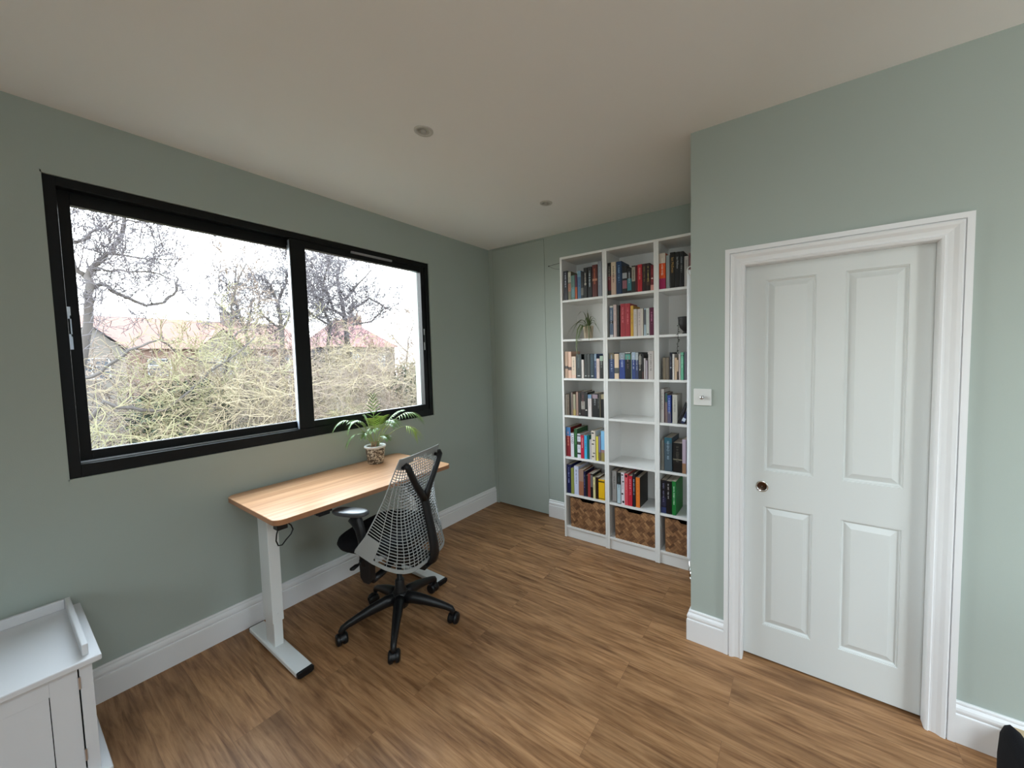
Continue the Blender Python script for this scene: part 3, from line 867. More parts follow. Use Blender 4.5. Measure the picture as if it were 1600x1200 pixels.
for (x0, x1, z0, z1) in pan:
    pm = MB()
    prof = [(0, 0), (.0015, .0035), (.004, .0035), (.007, .009), (.0105, .0115), (.013, .0115), (.036, .002), (.0365, .002)]
    rr = []
    for t, d in prof:
        rr.append([(x0 + t, dyf + d, z0 + t), (x1 - t, dyf + d, z0 + t), (x1 - t, dyf + d, z1 - t), (x0 + t, dyf + d, z1 - t)])
    pm.grid(rr, closed=True)
    pm.f.append(tuple(len(pm.v) - 4 + k for k in range(4)))
    pm.m.append(0)
    pm.build('door_panel', M['door'], door)
kn = MB()
kn.lathe([(.0265, 0), (.0275, -.0015), (.0265, -.0035), (.022, -.0035), (.0205, -.001)], (2.538, dyf, .888), 32, 'y', caps=False)
ring = kn.build('flush_pull', M['chrome'], door, smooth=True)
ring['label'] = 'chrome ring with dark bronze cup'
cup = MB().lathe([(.0205, -.0012), (.019, -.0005), (.001, -.0004)], (2.538, dyf, .888), 32, 'y', caps=False)
cup.build('pull_cup', M['bronze'], ring, smooth=True)

# window ------------------------------------------------------------
win = bpy.data.objects.new('window_1', None)
COL.objects.link(win)
win.location = (-.06, (wy0 + wy1) / 2, wz0)
struct(win, 'black aluminium two-pane sliding window', 'window')
# plaster bead reveal
fx0, fx1 = -.125, -.012
a0, a1, b0, b1 = wy0 + .004, wy1 - .014, wz0 + .006, wz1 - .010


def ring_frame(mb, x0, x1, y0, y1, z0, z1, t, mi=0, tb=None, tt=None, tl=None, tr=None):
    tb = tb or t
    tt = tt or t
    tl = tl or t
    tr = tr or t
    mb.box(x0, x1, y0, y0 + tl, z0, z1, mi)
    mb.box(x0, x1, y1 - tr, y1, z0, z1, mi)
    mb.box(x0, x1, y0 + tl, y1 - tr, z0, z0 + tb, mi)
    mb.box(x0, x1, y0 + tl, y1 - tr, z1 - tt, z1, mi)


mb = MB()
ring_frame(mb, fx0, fx1, a0, a1, b0, b1, .036, tb=.058, tt=.040)
mb.build('outer_frame', M['black_al'], win, bevel=.002)
mb = MB()
mb.box(-.20, -.125, wy0, wy1, wz0 - .0, wz0 + .02)
mb.build('outer_sill', M['seal'], win)
rv = MB()
rv.box(-.013, -.0005, a1, wy1, wz0, wz1)
rv.box(-.013, -.0005, wy0, a1, b1, wz1)
rv.box(-.013, -.0005, wy0, a1, wz0, b0)
rv.box(-.013, -.0005, wy0, a0, wz0, wz1)
rv.build('plaster_reveal', M['wall'], win)
# left sash, outer track
mb = MB()
ring_frame(mb, -.102, -.066, a0 + .030, -1.765, b0 + .062, b1 - .036, .042, tb=.046, tt=.062, tl=.046)
ls = mb.build('sash_frame', M['black_al'], win, bevel=.002)
MB().box(-.086, -.082, a0 + .07, -1.80, b0 + .10, b1 - .09).build('pane', M['glass'], ls)
mb = MB().box(-.066, -.0645, a0 + .074, -1.83, b0 + .1085, b0 + .1105)
mb.build('glazing_seal', M['seal'], ls)
# right sash, inner track
mb = MB()
ring_frame(mb, -.062, -.020, -1.846, a1 - .024, b0 + .050, b1 - .034, .05, tb=.052, tt=.050, tl=.090, tr=.052)
rs = mb.build('sash_frame', M['black_al'], win, bevel=.002)
MB().box(-.043, -.039, -1.765, a1 - .07, b0 + .09, b1 - .07).build('pane', M['glass'], rs)
mb = MB()
mb.box(-.058, -.050, -1.8475, -1.846, b0 + .1, b1 - .08)
mb.box(-.046, -.026, -1.8475, -1.846, b0 + .06, b1 - .05)
mb.build('stile_painted_light', M['sash_edge_light'], rs)['label'] = 'pale blue-grey strips painting daylight on the sash edge'  # side of the stile painted as if lit by the window
mb = MB()
for zz, nn in ((0, 1),):
    mb.box(-.0385, -.022, -.8275, -.826, b0 + .11, b1 - .09)
mb.build('glazing_seal', M['seal'], rs)['label'] = 'pale blue-white glazing seal'
# track line and trickle vent
mb = MB().box(-.066, -.062, a0 + .036, -1.79, b0 + .058, b0 + .0645)
mb.build('slide_track', M['silver'], win)['label'] = 'thin bright metal track along the bottom'
mb = MB().box(-.020, -.0115, -1.452, -1.122, b1 - .052, b1 - .036)
mb.box(-.012, -.0095, -1.150, -1.130, b1 - .048, b1 - .040)
mb.build('trickle_vent', mat('grey_vent', (.26, .26, .27), .4), win)['label'] = 'grey slotted trickle vent'


def latch(y, z0, z1, x, w=.010, nm='latch', cy_=1):
    mb = MB()
    h = z1 - z0
    mb.box(x, x + .004, y, y + w, z0 + .72 * h, z1)
    mb.box(x, x + .004, y, y + w, z0, z0 + .36 * h)
    mb.box(x, x + .004, y + w * .7, y + w, z0 + .3 * h, z0 + .8 * h)
    o = mb.build(nm, M['silver'], win)
    o['label'] = 'silver latch plate'
    MB().box(x, x + .006, y, y + w * .66, z0 + .38 * h, z0 + .70 * h).build('latch_lever', M['blk'], o)


latch(-2.7475, 1.628, 1.820, -.064, .012)
latch(-.838, 1.628, 1.810, -.020, .009)

# windows outside the frame; the rear one is added to brighten the door wall
gd = bpy.data.objects.new('window_2', None)
COL.objects.link(gd)
gd.location = (XR + .08, (gy0 + gy1) / 2, gz0)
struct(gd, 'black framed window on the right wall', 'window')
mb = MB()
ring_frame(mb, XR + .05, XR + .11, gy0, gy1, gz0, gz1, .05)
mb.build('window_frame', M['black_al'], gd)
MB().box(XR + .078, XR + .082, gy0 + .045, gy1 - .045, gz0 + .045, gz1 - .045).build('pane', M['glass'], gd)
gd = bpy.data.objects.new('window_4', None)
COL.objects.link(gd)
gd.location = ((hx0 + hx1) / 2, YR - .08, hz0)
struct(gd, 'black framed window added in the rear wall to brighten the door wall', 'window')
mb = MB()
for (a_, b_, za, zb) in ((hx0, hx0 + .05, hz0, hz1), (hx1 - .05, hx1, hz0, hz1), (hx0 + .05, hx1 - .05, hz0, hz0 + .05), (hx0 + .05, hx1 - .05, hz1 - .05, hz1)):
    mb.box(a_, b_, YR - .11, YR - .05, za, zb)
mb.build('window_frame', M['black_al'], gd)
MB().box(hx0 + .045, hx1 - .045, YR - .082, YR - .078, hz0 + .045, hz1 - .045).build('pane', M['glass'], gd)
for k, (a_, b_) in enumerate(RL):
    gd = bpy.data.objects.new('window_%d' % (3 + k), None)
    COL.objects.link(gd)
    gd.location = ((a_ + b_) / 2, (ry0 + ry1) / 2, H + .12)
    struct(gd, 'rooflight in the ceiling behind the viewer', 'window')
    mb = MB()
    for bx_ in ((a_ - .03, a_ + .035, ry0 - .03, ry1 + .03), (b_ - .035, b_ + .03, ry0 - .03, ry1 + .03), (a_ + .035, b_ - .035, ry0 - .03, ry0 + .035), (a_ + .035, b_ - .035, ry1 - .035, ry1 + .03)):
        mb.box(*bx_, H + .1205, H + .17)
    mb.build('window_frame', M['trim'], gd)
    MB().box(a_ + .03, b_ - .03, ry0 + .03, ry1 - .03, H + .14, H + .145).build('pane', M['glass'], gd)

# ------------------------------------------------------------------ ceiling downlights, switch
for i, (x, y, lb) in enumerate([(1.144, -1.716, 'small round recessed downlight nearer the viewer, switched off'),
                                (1.148, -.642, 'small round recessed downlight farther back, near the bookcases')]):
    t = thing('downlight', lb, 'ceiling light', (x, y, H), group='recessed ceiling downlights')
    MB().lathe([(.0455, 0), (.0455, -.002), (.043, -.0045), (.030, -.0045), (.028, -.003)], (x, y, H), 40, caps=False).build('trim_ring', M['lamp_ring'], t, smooth=True)
    MB().lathe([(.028, -.003), (.014, -.002), (.0135, .0)], (x, y, H), 32, caps=False).build('reflector', M['lens'], t, smooth=True)
    MB().lathe([(.0135, -.001), (.012, -.006), (.006, -.009), (.001, -.0095)], (x, y, H), 24, caps=False).build('lens', M['dark'] if 0 else M['lens'], t, smooth=True)

t = thing('dimmer_switch', 'white square dimmer switch on the wall left of the door', 'light switch', (2.2705, DY, 1.323))
mb = MB().box(2.2275, 2.3135, DY - .008, DY, 1.280, 1.366)
mb.build('switch_plate', M['plate'], t, bevel=.003, seg=3)
MB().lathe([(.0095, 0), (.0098, -.012), (.0088, -.016), (.004, -.017), (.0005, -.017)], (2.2705, DY - .008, 1.322), 28, 'y', caps=False).build('dimmer_knob', M['silver'], t, smooth=True)

# ------------------------------------------------------------------ bookcases
BX = [1.034, 1.4345, 1.8345]
SHZ = [.100, .382, .699, 1.052, 1.364, 1.686, 2.008]
names = ['left', 'middle', 'right']
blabel = ['narrow tall white bookcase next to the flush door, leftmost of three',
          'tall white bookcase in the middle, with two empty shelves',
          'tall white bookcase on the right, partly hidden by the radiator']
for u, x0 in enumerate(BX):
    x1 = x0 + .400
    if u == 2:
        x1 = 2.2315
    t = thing('bookcase', blabel[u], 'bookcase', ((x0 + x1) / 2, -.15, 0), group='tall white bookcases in a row')
    for xa, xb in ((x0, x0 + .018), (x1 - .018, x1)):
        MB().box(xa, xb, -.28, -.0205, 0, 2.362).build('side_panel', M['shelf'], t, bevel=.0012)
    MB().box(x0 + .018, x1 - .018, -.28, -.0205, 2.344, 2.362).build('top_panel', M['shelf'], t, bevel=.001)
    MB().box(x0 + .018, x1 - .018, -.026, -.021, .0, 2.344).build('back_panel', M['shelf'], t)
    for z in SHZ:
        nm = 'bottom_shelf' if z == .1 else 'shelf'
        MB().box(x0 + .0185, x1 - .0185, -.2785, -.027, z - .018, z).build(nm, M['shelf'], t, bevel=.001)
    MB().box(x0 + .018, x1 - .018, -.268, -.252, .0, .082).build('plinth', M['shelf'], t)

# baskets
bl = ['woven bamboo storage basket at the foot of the left bookcase', 'woven bamboo storage basket at the foot of the middle bookcase',
      'woven bamboo storage basket at the foot of the right bookcase, nearest the radiator']
for u, (x0, x1) in enumerate([(1.088, 1.410), (1.492, 1.8145), (1.886, 2.206)]):
    y0, y1, z0, z1 = -.272, -.034, .1005, .350
    t = thing('storage_basket', bl[u], 'basket', ((x0 + x1) / 2, -.15, z0), group='woven baskets on the bottom shelves')
    cx = (x0 + x1) / 2
    mb = MB()
    out = [(x0 + .006, z0), (x1 - .006, z0), (x1, z1), (cx + .067, z1), (cx + .045, z1 - .020), (cx - .045, z1 - .020), (cx - .067, z1), (x0, z1)]
    mb.prism(out, y0, y0 + .008, axis='y')
    mb.box(x0 + .001, x0 + .009, y0 + .008, y1, z0, z1)
    mb.box(x1 - .009, x1 - .001, y0 + .008, y1, z0, z1)
    mb.box(x0 + .009, x1 - .009, y1 - .008, y1, z0, z1)
    mb.build('basket_body', M['weave'], t)
    MB().box(x0 + .009, x1 - .009, y0 + .008, y1 - .008, z0, z0 + .006).build('basket_base', M['blk_soft'], t)
    li = MB().box(x0 + .009, x1 - .009, y0 + .0082, y0 + .0095, z0 + .006, z1 - .024)
    li.box(x0 + .0092, x0 + .0105, y0 + .0095, y1 - .0095, z0 + .006, z1 - .004)
    li.box(x1 - .0105, x1 - .0092, y0 + .0095, y1 - .0095, z0 + .006, z1 - .004)
    li.box(x0 + .0105, x1 - .0105, y1 - .0095, y1 - .0082, z0 + .006, z1 - .004)
    li.build('lining', M['blk_soft'], t)['label'] = 'black fabric lining'

# ------------------------------------------------------------------ books
KEEP_FULL = 1.0
_mc = {}


def bmat(h, gain=1.2):
    k = (h, gain)
    if k not in _mc:
        c = lin(h)
        g = .7 if max(c) < .03 else gain
        g = min(g, .75 / max(c))
        c = [x * g for x in c]
        _mc[k] = mat('book_' + h, c, .42)
    return _mc[k]


def text_mesh(s, size, rot=-90):
    cu = bpy.data.curves.new('t', 'FONT')
    cu.body = s
    cu.size = size
    cu.align_x = 'LEFT'
    cu.align_y = 'CENTER'
    o = bpy.data.objects.new('t', cu)
    COL.objects.link(o)
    dg = bpy.context.evaluated_depsgraph_get()
    me = bpy.data.meshes.new_from_object(o.evaluated_get(dg))
    vs = [tuple(v.co) for v in me.vertices]
    fs = [tuple(p.vertices) for p in me.polygons]
    bpy.data.objects.remove(o)
    bpy.data.curves.remove(cu)
    bpy.data.meshes.remove(me)
    return vs, fs


ROWN = {1: 'top shelf', 2: 'second shelf', 3: 'third shelf', 4: 'fourth shelf', 5: 'fifth shelf', 6: 'lowest book shelf'}
rnd = random.Random(5)


def make_book(x0, x1, h, colr, desc, bands, tc, extra, unit, row, z, first_in_row):
    lean = desc.startswith('black small book leaning') or desc.startswith('navy small book leaning')
    w = x1 - x0
    yf = -.268 + rnd.uniform(-.002, .003)
    depth = min(.225, max(.125, h * .66)) + rnd.uniform(-.006, .006)
    if row >= 5:
        depth = min(.232, h * .8)
    label = '%s, %s, %s bookcase' % (desc, ROWN[row], names[unit])
    if lean:
        h *= 1.9
    t = thing('book', label, 'book', (x0 + w / 2, yf, z + .0003), group='books on the %s of the %s bookcase' % (ROWN[row], names[unit]))
    # cover: spine with bands, two boards; a touch rounded spine
    c = .0009 if w < .014 else .0014
    hw = w / 2
    mats = [bmat(colr)]
    mb = MB()
    marks = []
    if any(k in desc for k in ('dot', 'star', 'emblem', 'blot', 'silhouette', 'mark', 'bar low')):
        marks = [b_ for b_ in bands if b_[1] - b_[0] <= .11]
        bands = [b_ for b_ in bands if b_ not in marks]
    cuts = sorted(set([0.0, 1.0] + [b[0] for b in bands] + [b[1] for b in bands]))
    hard = 'hardback' in desc or 'classic' not in desc and rnd.random() < .3
    r = .0022 if hard else .0012
    prof = [(-hw, r * 1.2), (-hw + r * .5, r * .35), (-hw + r * 1.3, 0), (hw - r * 1.3, 0), (hw - r * .5, r * .35), (hw, r * 1.2)]
    for i in range(len(cuts) - 1):
        f0, f1 = cuts[i], cuts[i + 1]
        mi = 0
        for (a, b, cc) in bands:
            if a <= f0 + 1e-6 and f1 <= b + 1e-6:
                m_ = bmat(cc)
                if m_ not in mats:
                    mats.append(m_)
                mi = mats.index(m_)
        mb.grid([[(px, py, f0 * h) for px, py in prof], [(px, py, f1 * h) for px, py in prof]], mi)
    # boards and caps
    d = depth
    bi = 0
    if 'black cover' in desc:
        mats.append(bmat('0d0b0d'))
        bi = len(mats) - 1
    mb.box(-hw, -hw + c, r * 1.2, d, 0, h, bi)
    mb.box(hw - c, hw, r * 1.2, d, 0, h, bi)
    mb.prism([(a, b) for a, b in prof] + [(hw, .004), (-hw, .004)], 0, .0004)
    mb.prism([(a, b) for a, b in prof] + [(hw, .004), (-hw, .004)], h - .0004, h)
    cov = mb.build('cover', mats, t, local=True)
    ins = .003 if hard else .0003
    pg = MB().box(-hw + c, hw - c, .0042, d - ins, ins, h - ins)
    pg.build('pages', M['pages'], t, local=True)
    for k_, (m0, m1, mc) in enumerate(marks):
        ww = w * .3
        am = (m0 + m1) / 2 * h
        hh = min((m1 - m0) * h / 2, ww * 1.3)
        sgn = 0 if len(marks) < 3 else (.12 * w if k_ % 2 else -.12 * w)
        MB().prism([(sgn + ww * math.cos(q), am + hh * math.sin(q)) for q in [2 * math.pi * j / 9 for j in range(9)]], -.0005, .0002, axis='y').build('spine_mark', bmat(mc), t, local=True)
    # printing on the spine
    if extra and extra[0]:
        s, cc = extra
        vs, fs = text_mesh(s, w * (.95 if s == 'LAND' else .62))
        L = max(v[0] for v in vs)
        ht = h * (.92 if s == 'LAND' else .86)
        sc = min(1.0, h * (.5 if s == 'LAND' else .5) / L) if s != 'LAND' else h * .36 / L
        q = MB().add([(v[1] * sc, -.0004, ht - v[0] * sc) for v in vs], [tuple(f) for f in fs])
        q.build('spine_title', bmat(cc), t, local=True)
    elif tc and w > .011:
        q = MB()
        zt = h * rnd.uniform(.84, .93)
        zb = h * rnd.uniform(.30, .5)
        gw = w * .34
        while zt > zb:
            L = rnd.uniform(.0025, .006)
            if rnd.random() < .82:
                k = rnd.uniform(.5, 1)
                x_ = gw * k / 2
                q.box(-x_, x_, -.0003, .0002, zt - L * .55, zt)
                if rnd.random() < .5:
                    q.box(-x_, -x_ + gw * .3, -.0003, .0002, zt - L, zt - L * .55)
            zt -= L * 1.25
        q.build('spine_lettering', bmat(tc), t, local=True)
    if lean:
        t.rotation_euler = (0, R(24 if 'navy' in desc else 20), 0)
        t.location.x = x0 + (.006 if 'black' in desc else .010) - .012
        t.location.z = z + .5 * w * math.sin(R(24)) + .001
    return t


for (unit, row, z, L) in BOOKS:
    for i, b in enumerate(L):
        make_book(b[0], b[1], b[2], b[3], b[4], b[5], b[6], b[7:], unit, row, z, i == 0)

# ------------------------------------------------------------------ radiator on the alcove wall
t = thing('column_radiator', 'tall white vertical radiator with a chrome valve, seen edge-on beside the bookcases', 'radiator', (2.17, -.48, .27))
mb = MB()
for k in range(5):
    ya = -.62 + k * .06
    mb.prism([(2.120, ya + .010), (2.126, ya + .003), (2.136, ya), (2.166, ya), (2.172, ya + .006), (2.172, ya + .044), (2.166, ya + .050), (2.136, ya + .050), (2.126, ya + .047), (2.120, ya + .040)], .275, 2.045)
mb.build('radiator_tubes', M['radiator'], t, bevel=.002)
mb = MB()
mb.box(2.132, 2.160, -.617, -.335, .262, .300)
mb.box(2.132, 2.160, -.617, -.335, 2.018, 2.042)
mb.build('manifold', M['radiator'], t)
mb = MB()
for z_ in (.50, 1.80):
    mb.box(2.170, 2.222, -.55, -.52, z_, z_ + .04)
    mb.box(2.170, 2.226, -.42, -.39, z_, z_ + .04)
mb.build('wall_bracket', M['radiator'], t)
mb = MB()
mb.lathe([(.0075, .165), (.0075, .195), (.011, .197), (.011, .215), (.008, .218), (.008, .262)], (2.140, -.612, 0), 16)
mb.tube([(2.140, -.612, .206), (2.150, -.635, .206), (2.160, -.66, .206)], .010, 12)
mb.lathe([(.012, .150), (.014, .152), (.014, .178), (.010, .182)], (2.156, -.645, 0), 16)
mb.tube([(2.156, -.645, .16), (2.17, -.64, .14), (2.19, -.62, .13), (2.218, -.60, .13)], .007, 10)
mb.build('valve', M['chrome'], t, smooth=True)['label'] = 'chrome valve and tail pipe'
mb = MB()
pts = [(2.155 + .019 * math.cos(a), -.665, 2.03 + .024 * math.sin(a)) for a in [2 * math.pi * k / 24 for k in range(25)]]
mb.tube(pts, .0035, 8, cap=False)
mb.tube([(2.155, -.665, 2.006), (2.150, -.64, 2.0), (2.148, -.618, 1.995)], .004, 8)
mb.build('towel_hook_ring', M['trim'], t, smooth=True)['label'] = 'white ring at the top'

# ------------------------------------------------------------------ thin cable beside the left bookcase
cu = MB()
cu.tube([(.745, -.004, 2.385), (.79, -.005, 2.389), (.87, -.005, 2.396), (1.0, -.006, 2.405), (1.10, -.008, 2.405)], .0016, 6)
cu.tube([(.745, -.004, 2.385), (.78, -.005, 2.366), (.82, -.006, 2.348), (.87, -.007, 2.340), (.97, -.008, 2.343), (1.03, -.010, 2.32)], .0010, 6)
cu.lathe([(.001, .0), (.005, -.001), (.005, -.005), (.001, -.006)], (.746, 0, 2.385), 12, 'y')
tag(cu.build('wall_cable', M['iron'], smooth=True), 'thin black forked cable pinned to the wall left of the bookcase top', 'cable')

# ------------------------------------------------------------------ spider plant
def ribbon(mb, pts, w0, mi=0, droop_up=(0, 0, 1), fold=.15):
    P = [Vector(p) for p in pts]
    k = len(P)
    rows = []
    for i, p in enumerate(P):
        t_ = (P[min(i + 1, k - 1)] - P[max(i - 1, 0)]).normalized()
        side = t_.cross(Vector(droop_up))
        if side.length < 1e-4:
            side = Vector((1, 0, 0))
        side.normalize()
        nrm = side.cross(t_)
        f_ = i / (k - 1)
        w_ = w0 * (min(1, .45 + 2.2 * f_) * (1 - f_ ** 2.5) + .02)
        rows.append([p - side * w_ / 2 + nrm * w_ * fold, p, p + side * w_ / 2 + nrm * w_ * fold])
    mb.grid(rows, mi)


def bez(p0, p1, p2, n=9):
    a, b, c_ = Vector(p0), Vector(p1), Vector(p2)
    return [(a * (1 - s) ** 2 + b * 2 * s * (1 - s) + c_ * s * s) for s in [i / (n - 1) for i in range(n)]]


sp = thing('spider_plant', 'drooping spider plant in a cream patterned pot, second shelf, left bookcase', 'plant', (1.252, -.205, 1.6863))
px, py, pz = 1.252, -.205, 1.6863
MB().lathe([(.001, .002), (.031, 0), (.034, .006), (.042, .098), (.043, .102), (.039, .102), (.037, .092), (.001, .090)], (px, py, pz), 28, caps=False).build('pot', M['cream_pot'], sp, smooth=True)
mb = MB()
o_ = Vector((px, py, pz + .095))
lv = [(-.165, .0, -.06, .16), (-.19, -.02, -.04, .11), (-.145, -.03, -.07, .15), (-.11, .02, .10, .20), (-.01, .0, .15, .10), (.03, .01, .12, .08),
      (.065, -.02, .06, .13), (.10, -.03, -.02, .12), (.125, -.02, -.075, .10), (.06, -.05, -.085, .06), (-.055, -.11, -.20, .08),
      (-.075, -.10, -.13, .09), (-.13, -.04, -.02, .13), (-.04, .05, .12, .14), (.02, -.06, .05, .10), (-.19, -.05, -.085, .13), (.04, .07, .05, .12), (.02, -.085, -.06, .07),
      (-.07, .06, .02, .16), (.08, .05, -.03, .13)]
for dx, dy_, dz_, ph in lv:
    e = o_ + Vector((dx, dy_, dz_))
    m_ = o_ + Vector((dx * .35, dy_ * .6, ph))
    ribbon(mb, bez(o_ + Vector((dx * .05, dy_ * .05, -.01)), m_, e, 11), .0125)
# the long runner that hangs in front of the shelf edge
ribbon(mb, [(1.235, -.235, 1.785), (1.215, -.275, 1.80), (1.200, -.297, 1.76), (1.190, -.302, 1.69), (1.189, -.304, 1.62), (1.20, -.306, 1.56), (1.222, -.308, 1.52)], .013, droop_up=(0, 1, 0))
ribbon(mb, [(1.245, -.235, 1.785), (1.235, -.275, 1.79), (1.222, -.297, 1.75), (1.205, -.303, 1.69), (1.193, -.305, 1.63)], .014, droop_up=(0, 1, 0))
ribbon(mb, [(1.265, -.235, 1.785), (1.285, -.275, 1.79), (1.30, -.295, 1.75), (1.303, -.30, 1.69), (1.305, -.302, 1.66)], .013, droop_up=(0, 1, 0))
mb.build('leaves', M['spider'], sp, smooth=True)

# black trailing pot on the right bookcase
tp = thing('hanging_vine_pot', 'black goblet-shaped pot with a trailing stem, second shelf of the right bookcase', 'pot', (2.035, -.235, 1.6863))
MB().lathe([(.001, 0), (.022, 0), (.020, .006), (.010, .014), (.018, .024), (.036, .045), (.044, .075), (.047, .108), (.050, .118), (.044, .118), (.040, .10), (.001, .095)],
           (2.020, -.225, 1.6863), 28, caps=False).build('pot', M['iron'], tp, smooth=True)
mb = MB()
path = [(2.0, -.265, 1.79), (1.99, -.283, 1.77), (1.988, -.292, 1.70), (1.990, -.296, 1.64), (1.984, -.298, 1.58), (1.992, -.299, 1.55)]
mb.tube(path, .0013, 6)
rr = random.Random(2)
for k in range(26):
    f_ = .25 + .75 * k / 26
    i = min(int(f_ * 5), 4)
    a, b = Vector(path[i]), Vector(path[i + 1])
    p = a.lerp(b, f_ * 5 - i)
    e = p + Vector((rr.uniform(-.014, .014), rr.uniform(-.006, .002), rr.uniform(-.012, .004)))
    ribbon(mb, [p, p.lerp(e, .5), e], .007, droop_up=(0, 1, .3))
mb.build('trailing_stem', mat('dark_vine', (.03, .035, .02), .6), tp)
# pale ornament behind the leaning books
orn = MB()
orn.prism([(2.012, 1.140), (2.045, 1.128), (2.075, 1.14), (2.085, 1.20), (2.06, 1.235), (2.035, 1.19)], -.235, -.20, axis='y')
orn.box(2.03, 2.085, -.235, -.20, 1.0525, 1.14)
tag(orn.build('stone_ornament', mat('cream_stone', (.52, .42, .32), .6, var=.3, vscale=60), bevel=.004),
    'cream pointed ornament beside the leaning books, right bookcase', 'ornament')

# ------------------------------------------------------------------ desk
dk = thing('standing_desk', 'height-adjustable desk with beech-coloured top and white legs under the window', 'desk', (.345, -1.74, 0))
DX0, DX1, DYA, DYB, DT, DB = .030, .665, -2.262, -1.185, .810, .784


def rrect(x0, x1, y0, y1, r, n=6):
    pts = []
    for (cx, cy_, a0_) in ((x1 - r, y1 - r, 0), (x0 + r, y1 - r, 90), (x0 + r, y0 + r, 180), (x1 - r, y0 + r, 270)):
        for k in range(n + 1):
            a = R(a0_ + 90 * k / n)
            pts.append((cx + r * math.cos(a), cy_ + r * math.sin(a)))
    return pts


pts = rrect(DX0, DX1, DYA, DYB, .045)
n = len(pts)
mb = MB()
ii = [((x - .3475) * (1 - .006) + .3475, (y + 1.7235) * (1 - .0035) - 1.7235) for x, y in pts]
mb.add([(x, y, DT) for x, y in ii] + [(x, y, DT - .002) for x, y in pts] + [(x, y, DB) for x, y in pts],
       [tuple(range(n))] + [(i, i + n, (i + 1) % n + n, (i + 1) % n) for i in range(n)], 0)
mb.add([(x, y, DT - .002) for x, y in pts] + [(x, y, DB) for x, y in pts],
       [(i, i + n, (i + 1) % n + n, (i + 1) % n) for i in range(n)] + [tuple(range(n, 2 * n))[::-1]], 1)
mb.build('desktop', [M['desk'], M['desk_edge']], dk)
for yc in (-2.176, -1.312):
    a, b = .085, .660
    mb = MB()
    z0, z1 = .006, .036
    hw = .037
    prof = [(yc - hw, z0 + .008), (yc - hw, z1 - .004), (yc - hw + .004, z1), (yc + hw - .004, z1), (yc + hw, z1 - .004), (yc + hw, z0 + .008), (yc + hw - .012, z0), (yc - hw + .012, z0)]
    mb.prism(prof, a, b, axis='x')
    ft = mb.build('foot', M['desk_leg'], dk)
    pc = [(yc + (p - yc) * 1.01, q) for p, q in prof]
    for xa_, xb_, xc_ in ((b, b + .018, b - .03), (a - .010, a, a + .03)):
        MB().prism(pc, xa_, xb_, axis='x').build('end_cap', M['blk'], ft, bevel=.002)['label'] = 'black end cap'
        MB().lathe([(.014, 0), (.014, .0065)], (xc_, yc, 0), 16).build('levelling_pad', M['blk'], ft)
    mb = MB()
    mb.box(.276, .384, yc - .021, yc + .021, z1, .17)
    cl = mb.build('column', M['desk_leg'], dk, bevel=.003)
    MB().box(.270, .390, yc - .026, yc + .026, .17, DB - .02).build('outer_column', M['desk_leg'], cl, bevel=.003)
    s_ = MB().lathe([(.003, 0), (.003, .0012), (.001, .0014)], (.390, yc, .215), 10, 'x')
    s_.build('screw', M['silver'], cl)
    MB().box(.10, .60, yc - .03, yc + .03, DB - .022, DB - .0005).build('side_bracket', M['desk_leg'], dk)
MB().box(.30, .36, -2.14, -1.35, DB - .040, DB - .001).build('crossbar', M['blk'], dk)
# handset and cable
mb = MB().box(.585, .668, -2.085, -2.005, DB - .012, DB - .0005)
mb.box(.60, .664, -2.070, -2.015, DB - .024, DB - .012)
mb.build('height_controller', M['blk'], dk, bevel=.003)
mb = MB().box(.570, .618, -2.238, -2.192, DB - .040, DB - .001)
jb = mb.build('cable_box', M['blk'], dk, bevel=.003)
mb = MB()
mb.tube([(.60, -2.228, .748), (.602, -2.236, .725), (.603, -2.240, .695), (.602, -2.232, .668), (.60, -2.215, .664), (.60, -2.198, .682), (.60, -2.175, .702),
         (.60, -2.165, .722), (.60, -2.172, .745), (.60, -2.19, .768), (.60, -2.20, .783)], .0032, 8)
mb.build('power_cable', M['blk'], jb, smooth=True)

# ------------------------------------------------------------------ palm in a mosaic pot
pp = Vector((.155, -1.440, .8103))
pl = thing('potted_palm', 'small green palm in a mosaic pot with a white rim on the desk', 'plant', pp)
MB().lathe([(.001, .004), (.048, 0), (.052, .004), (.066, .112), (.066, .114)], pp, 36, caps=False).build('pot', M['pot'], pl, smooth=True)
MB().lathe([(.0665, .112), (.071, .114), (.073, .120), (.071, .127), (.066, .129), (.062, .124), (.060, .108)], pp, 36, caps=False).build('pot_rim', M['pot_rim'], pl, smooth=True)
MB().lathe([(.0605, .108), (.04, .113), (.001, .114)], pp, 24, caps=False).build('soil', M['soil'], pl)
rt = Vector((.833, .553, 0))
fwv = Vector((-.553, .833, 0))
so = pp + Vector((0, 0, .11))


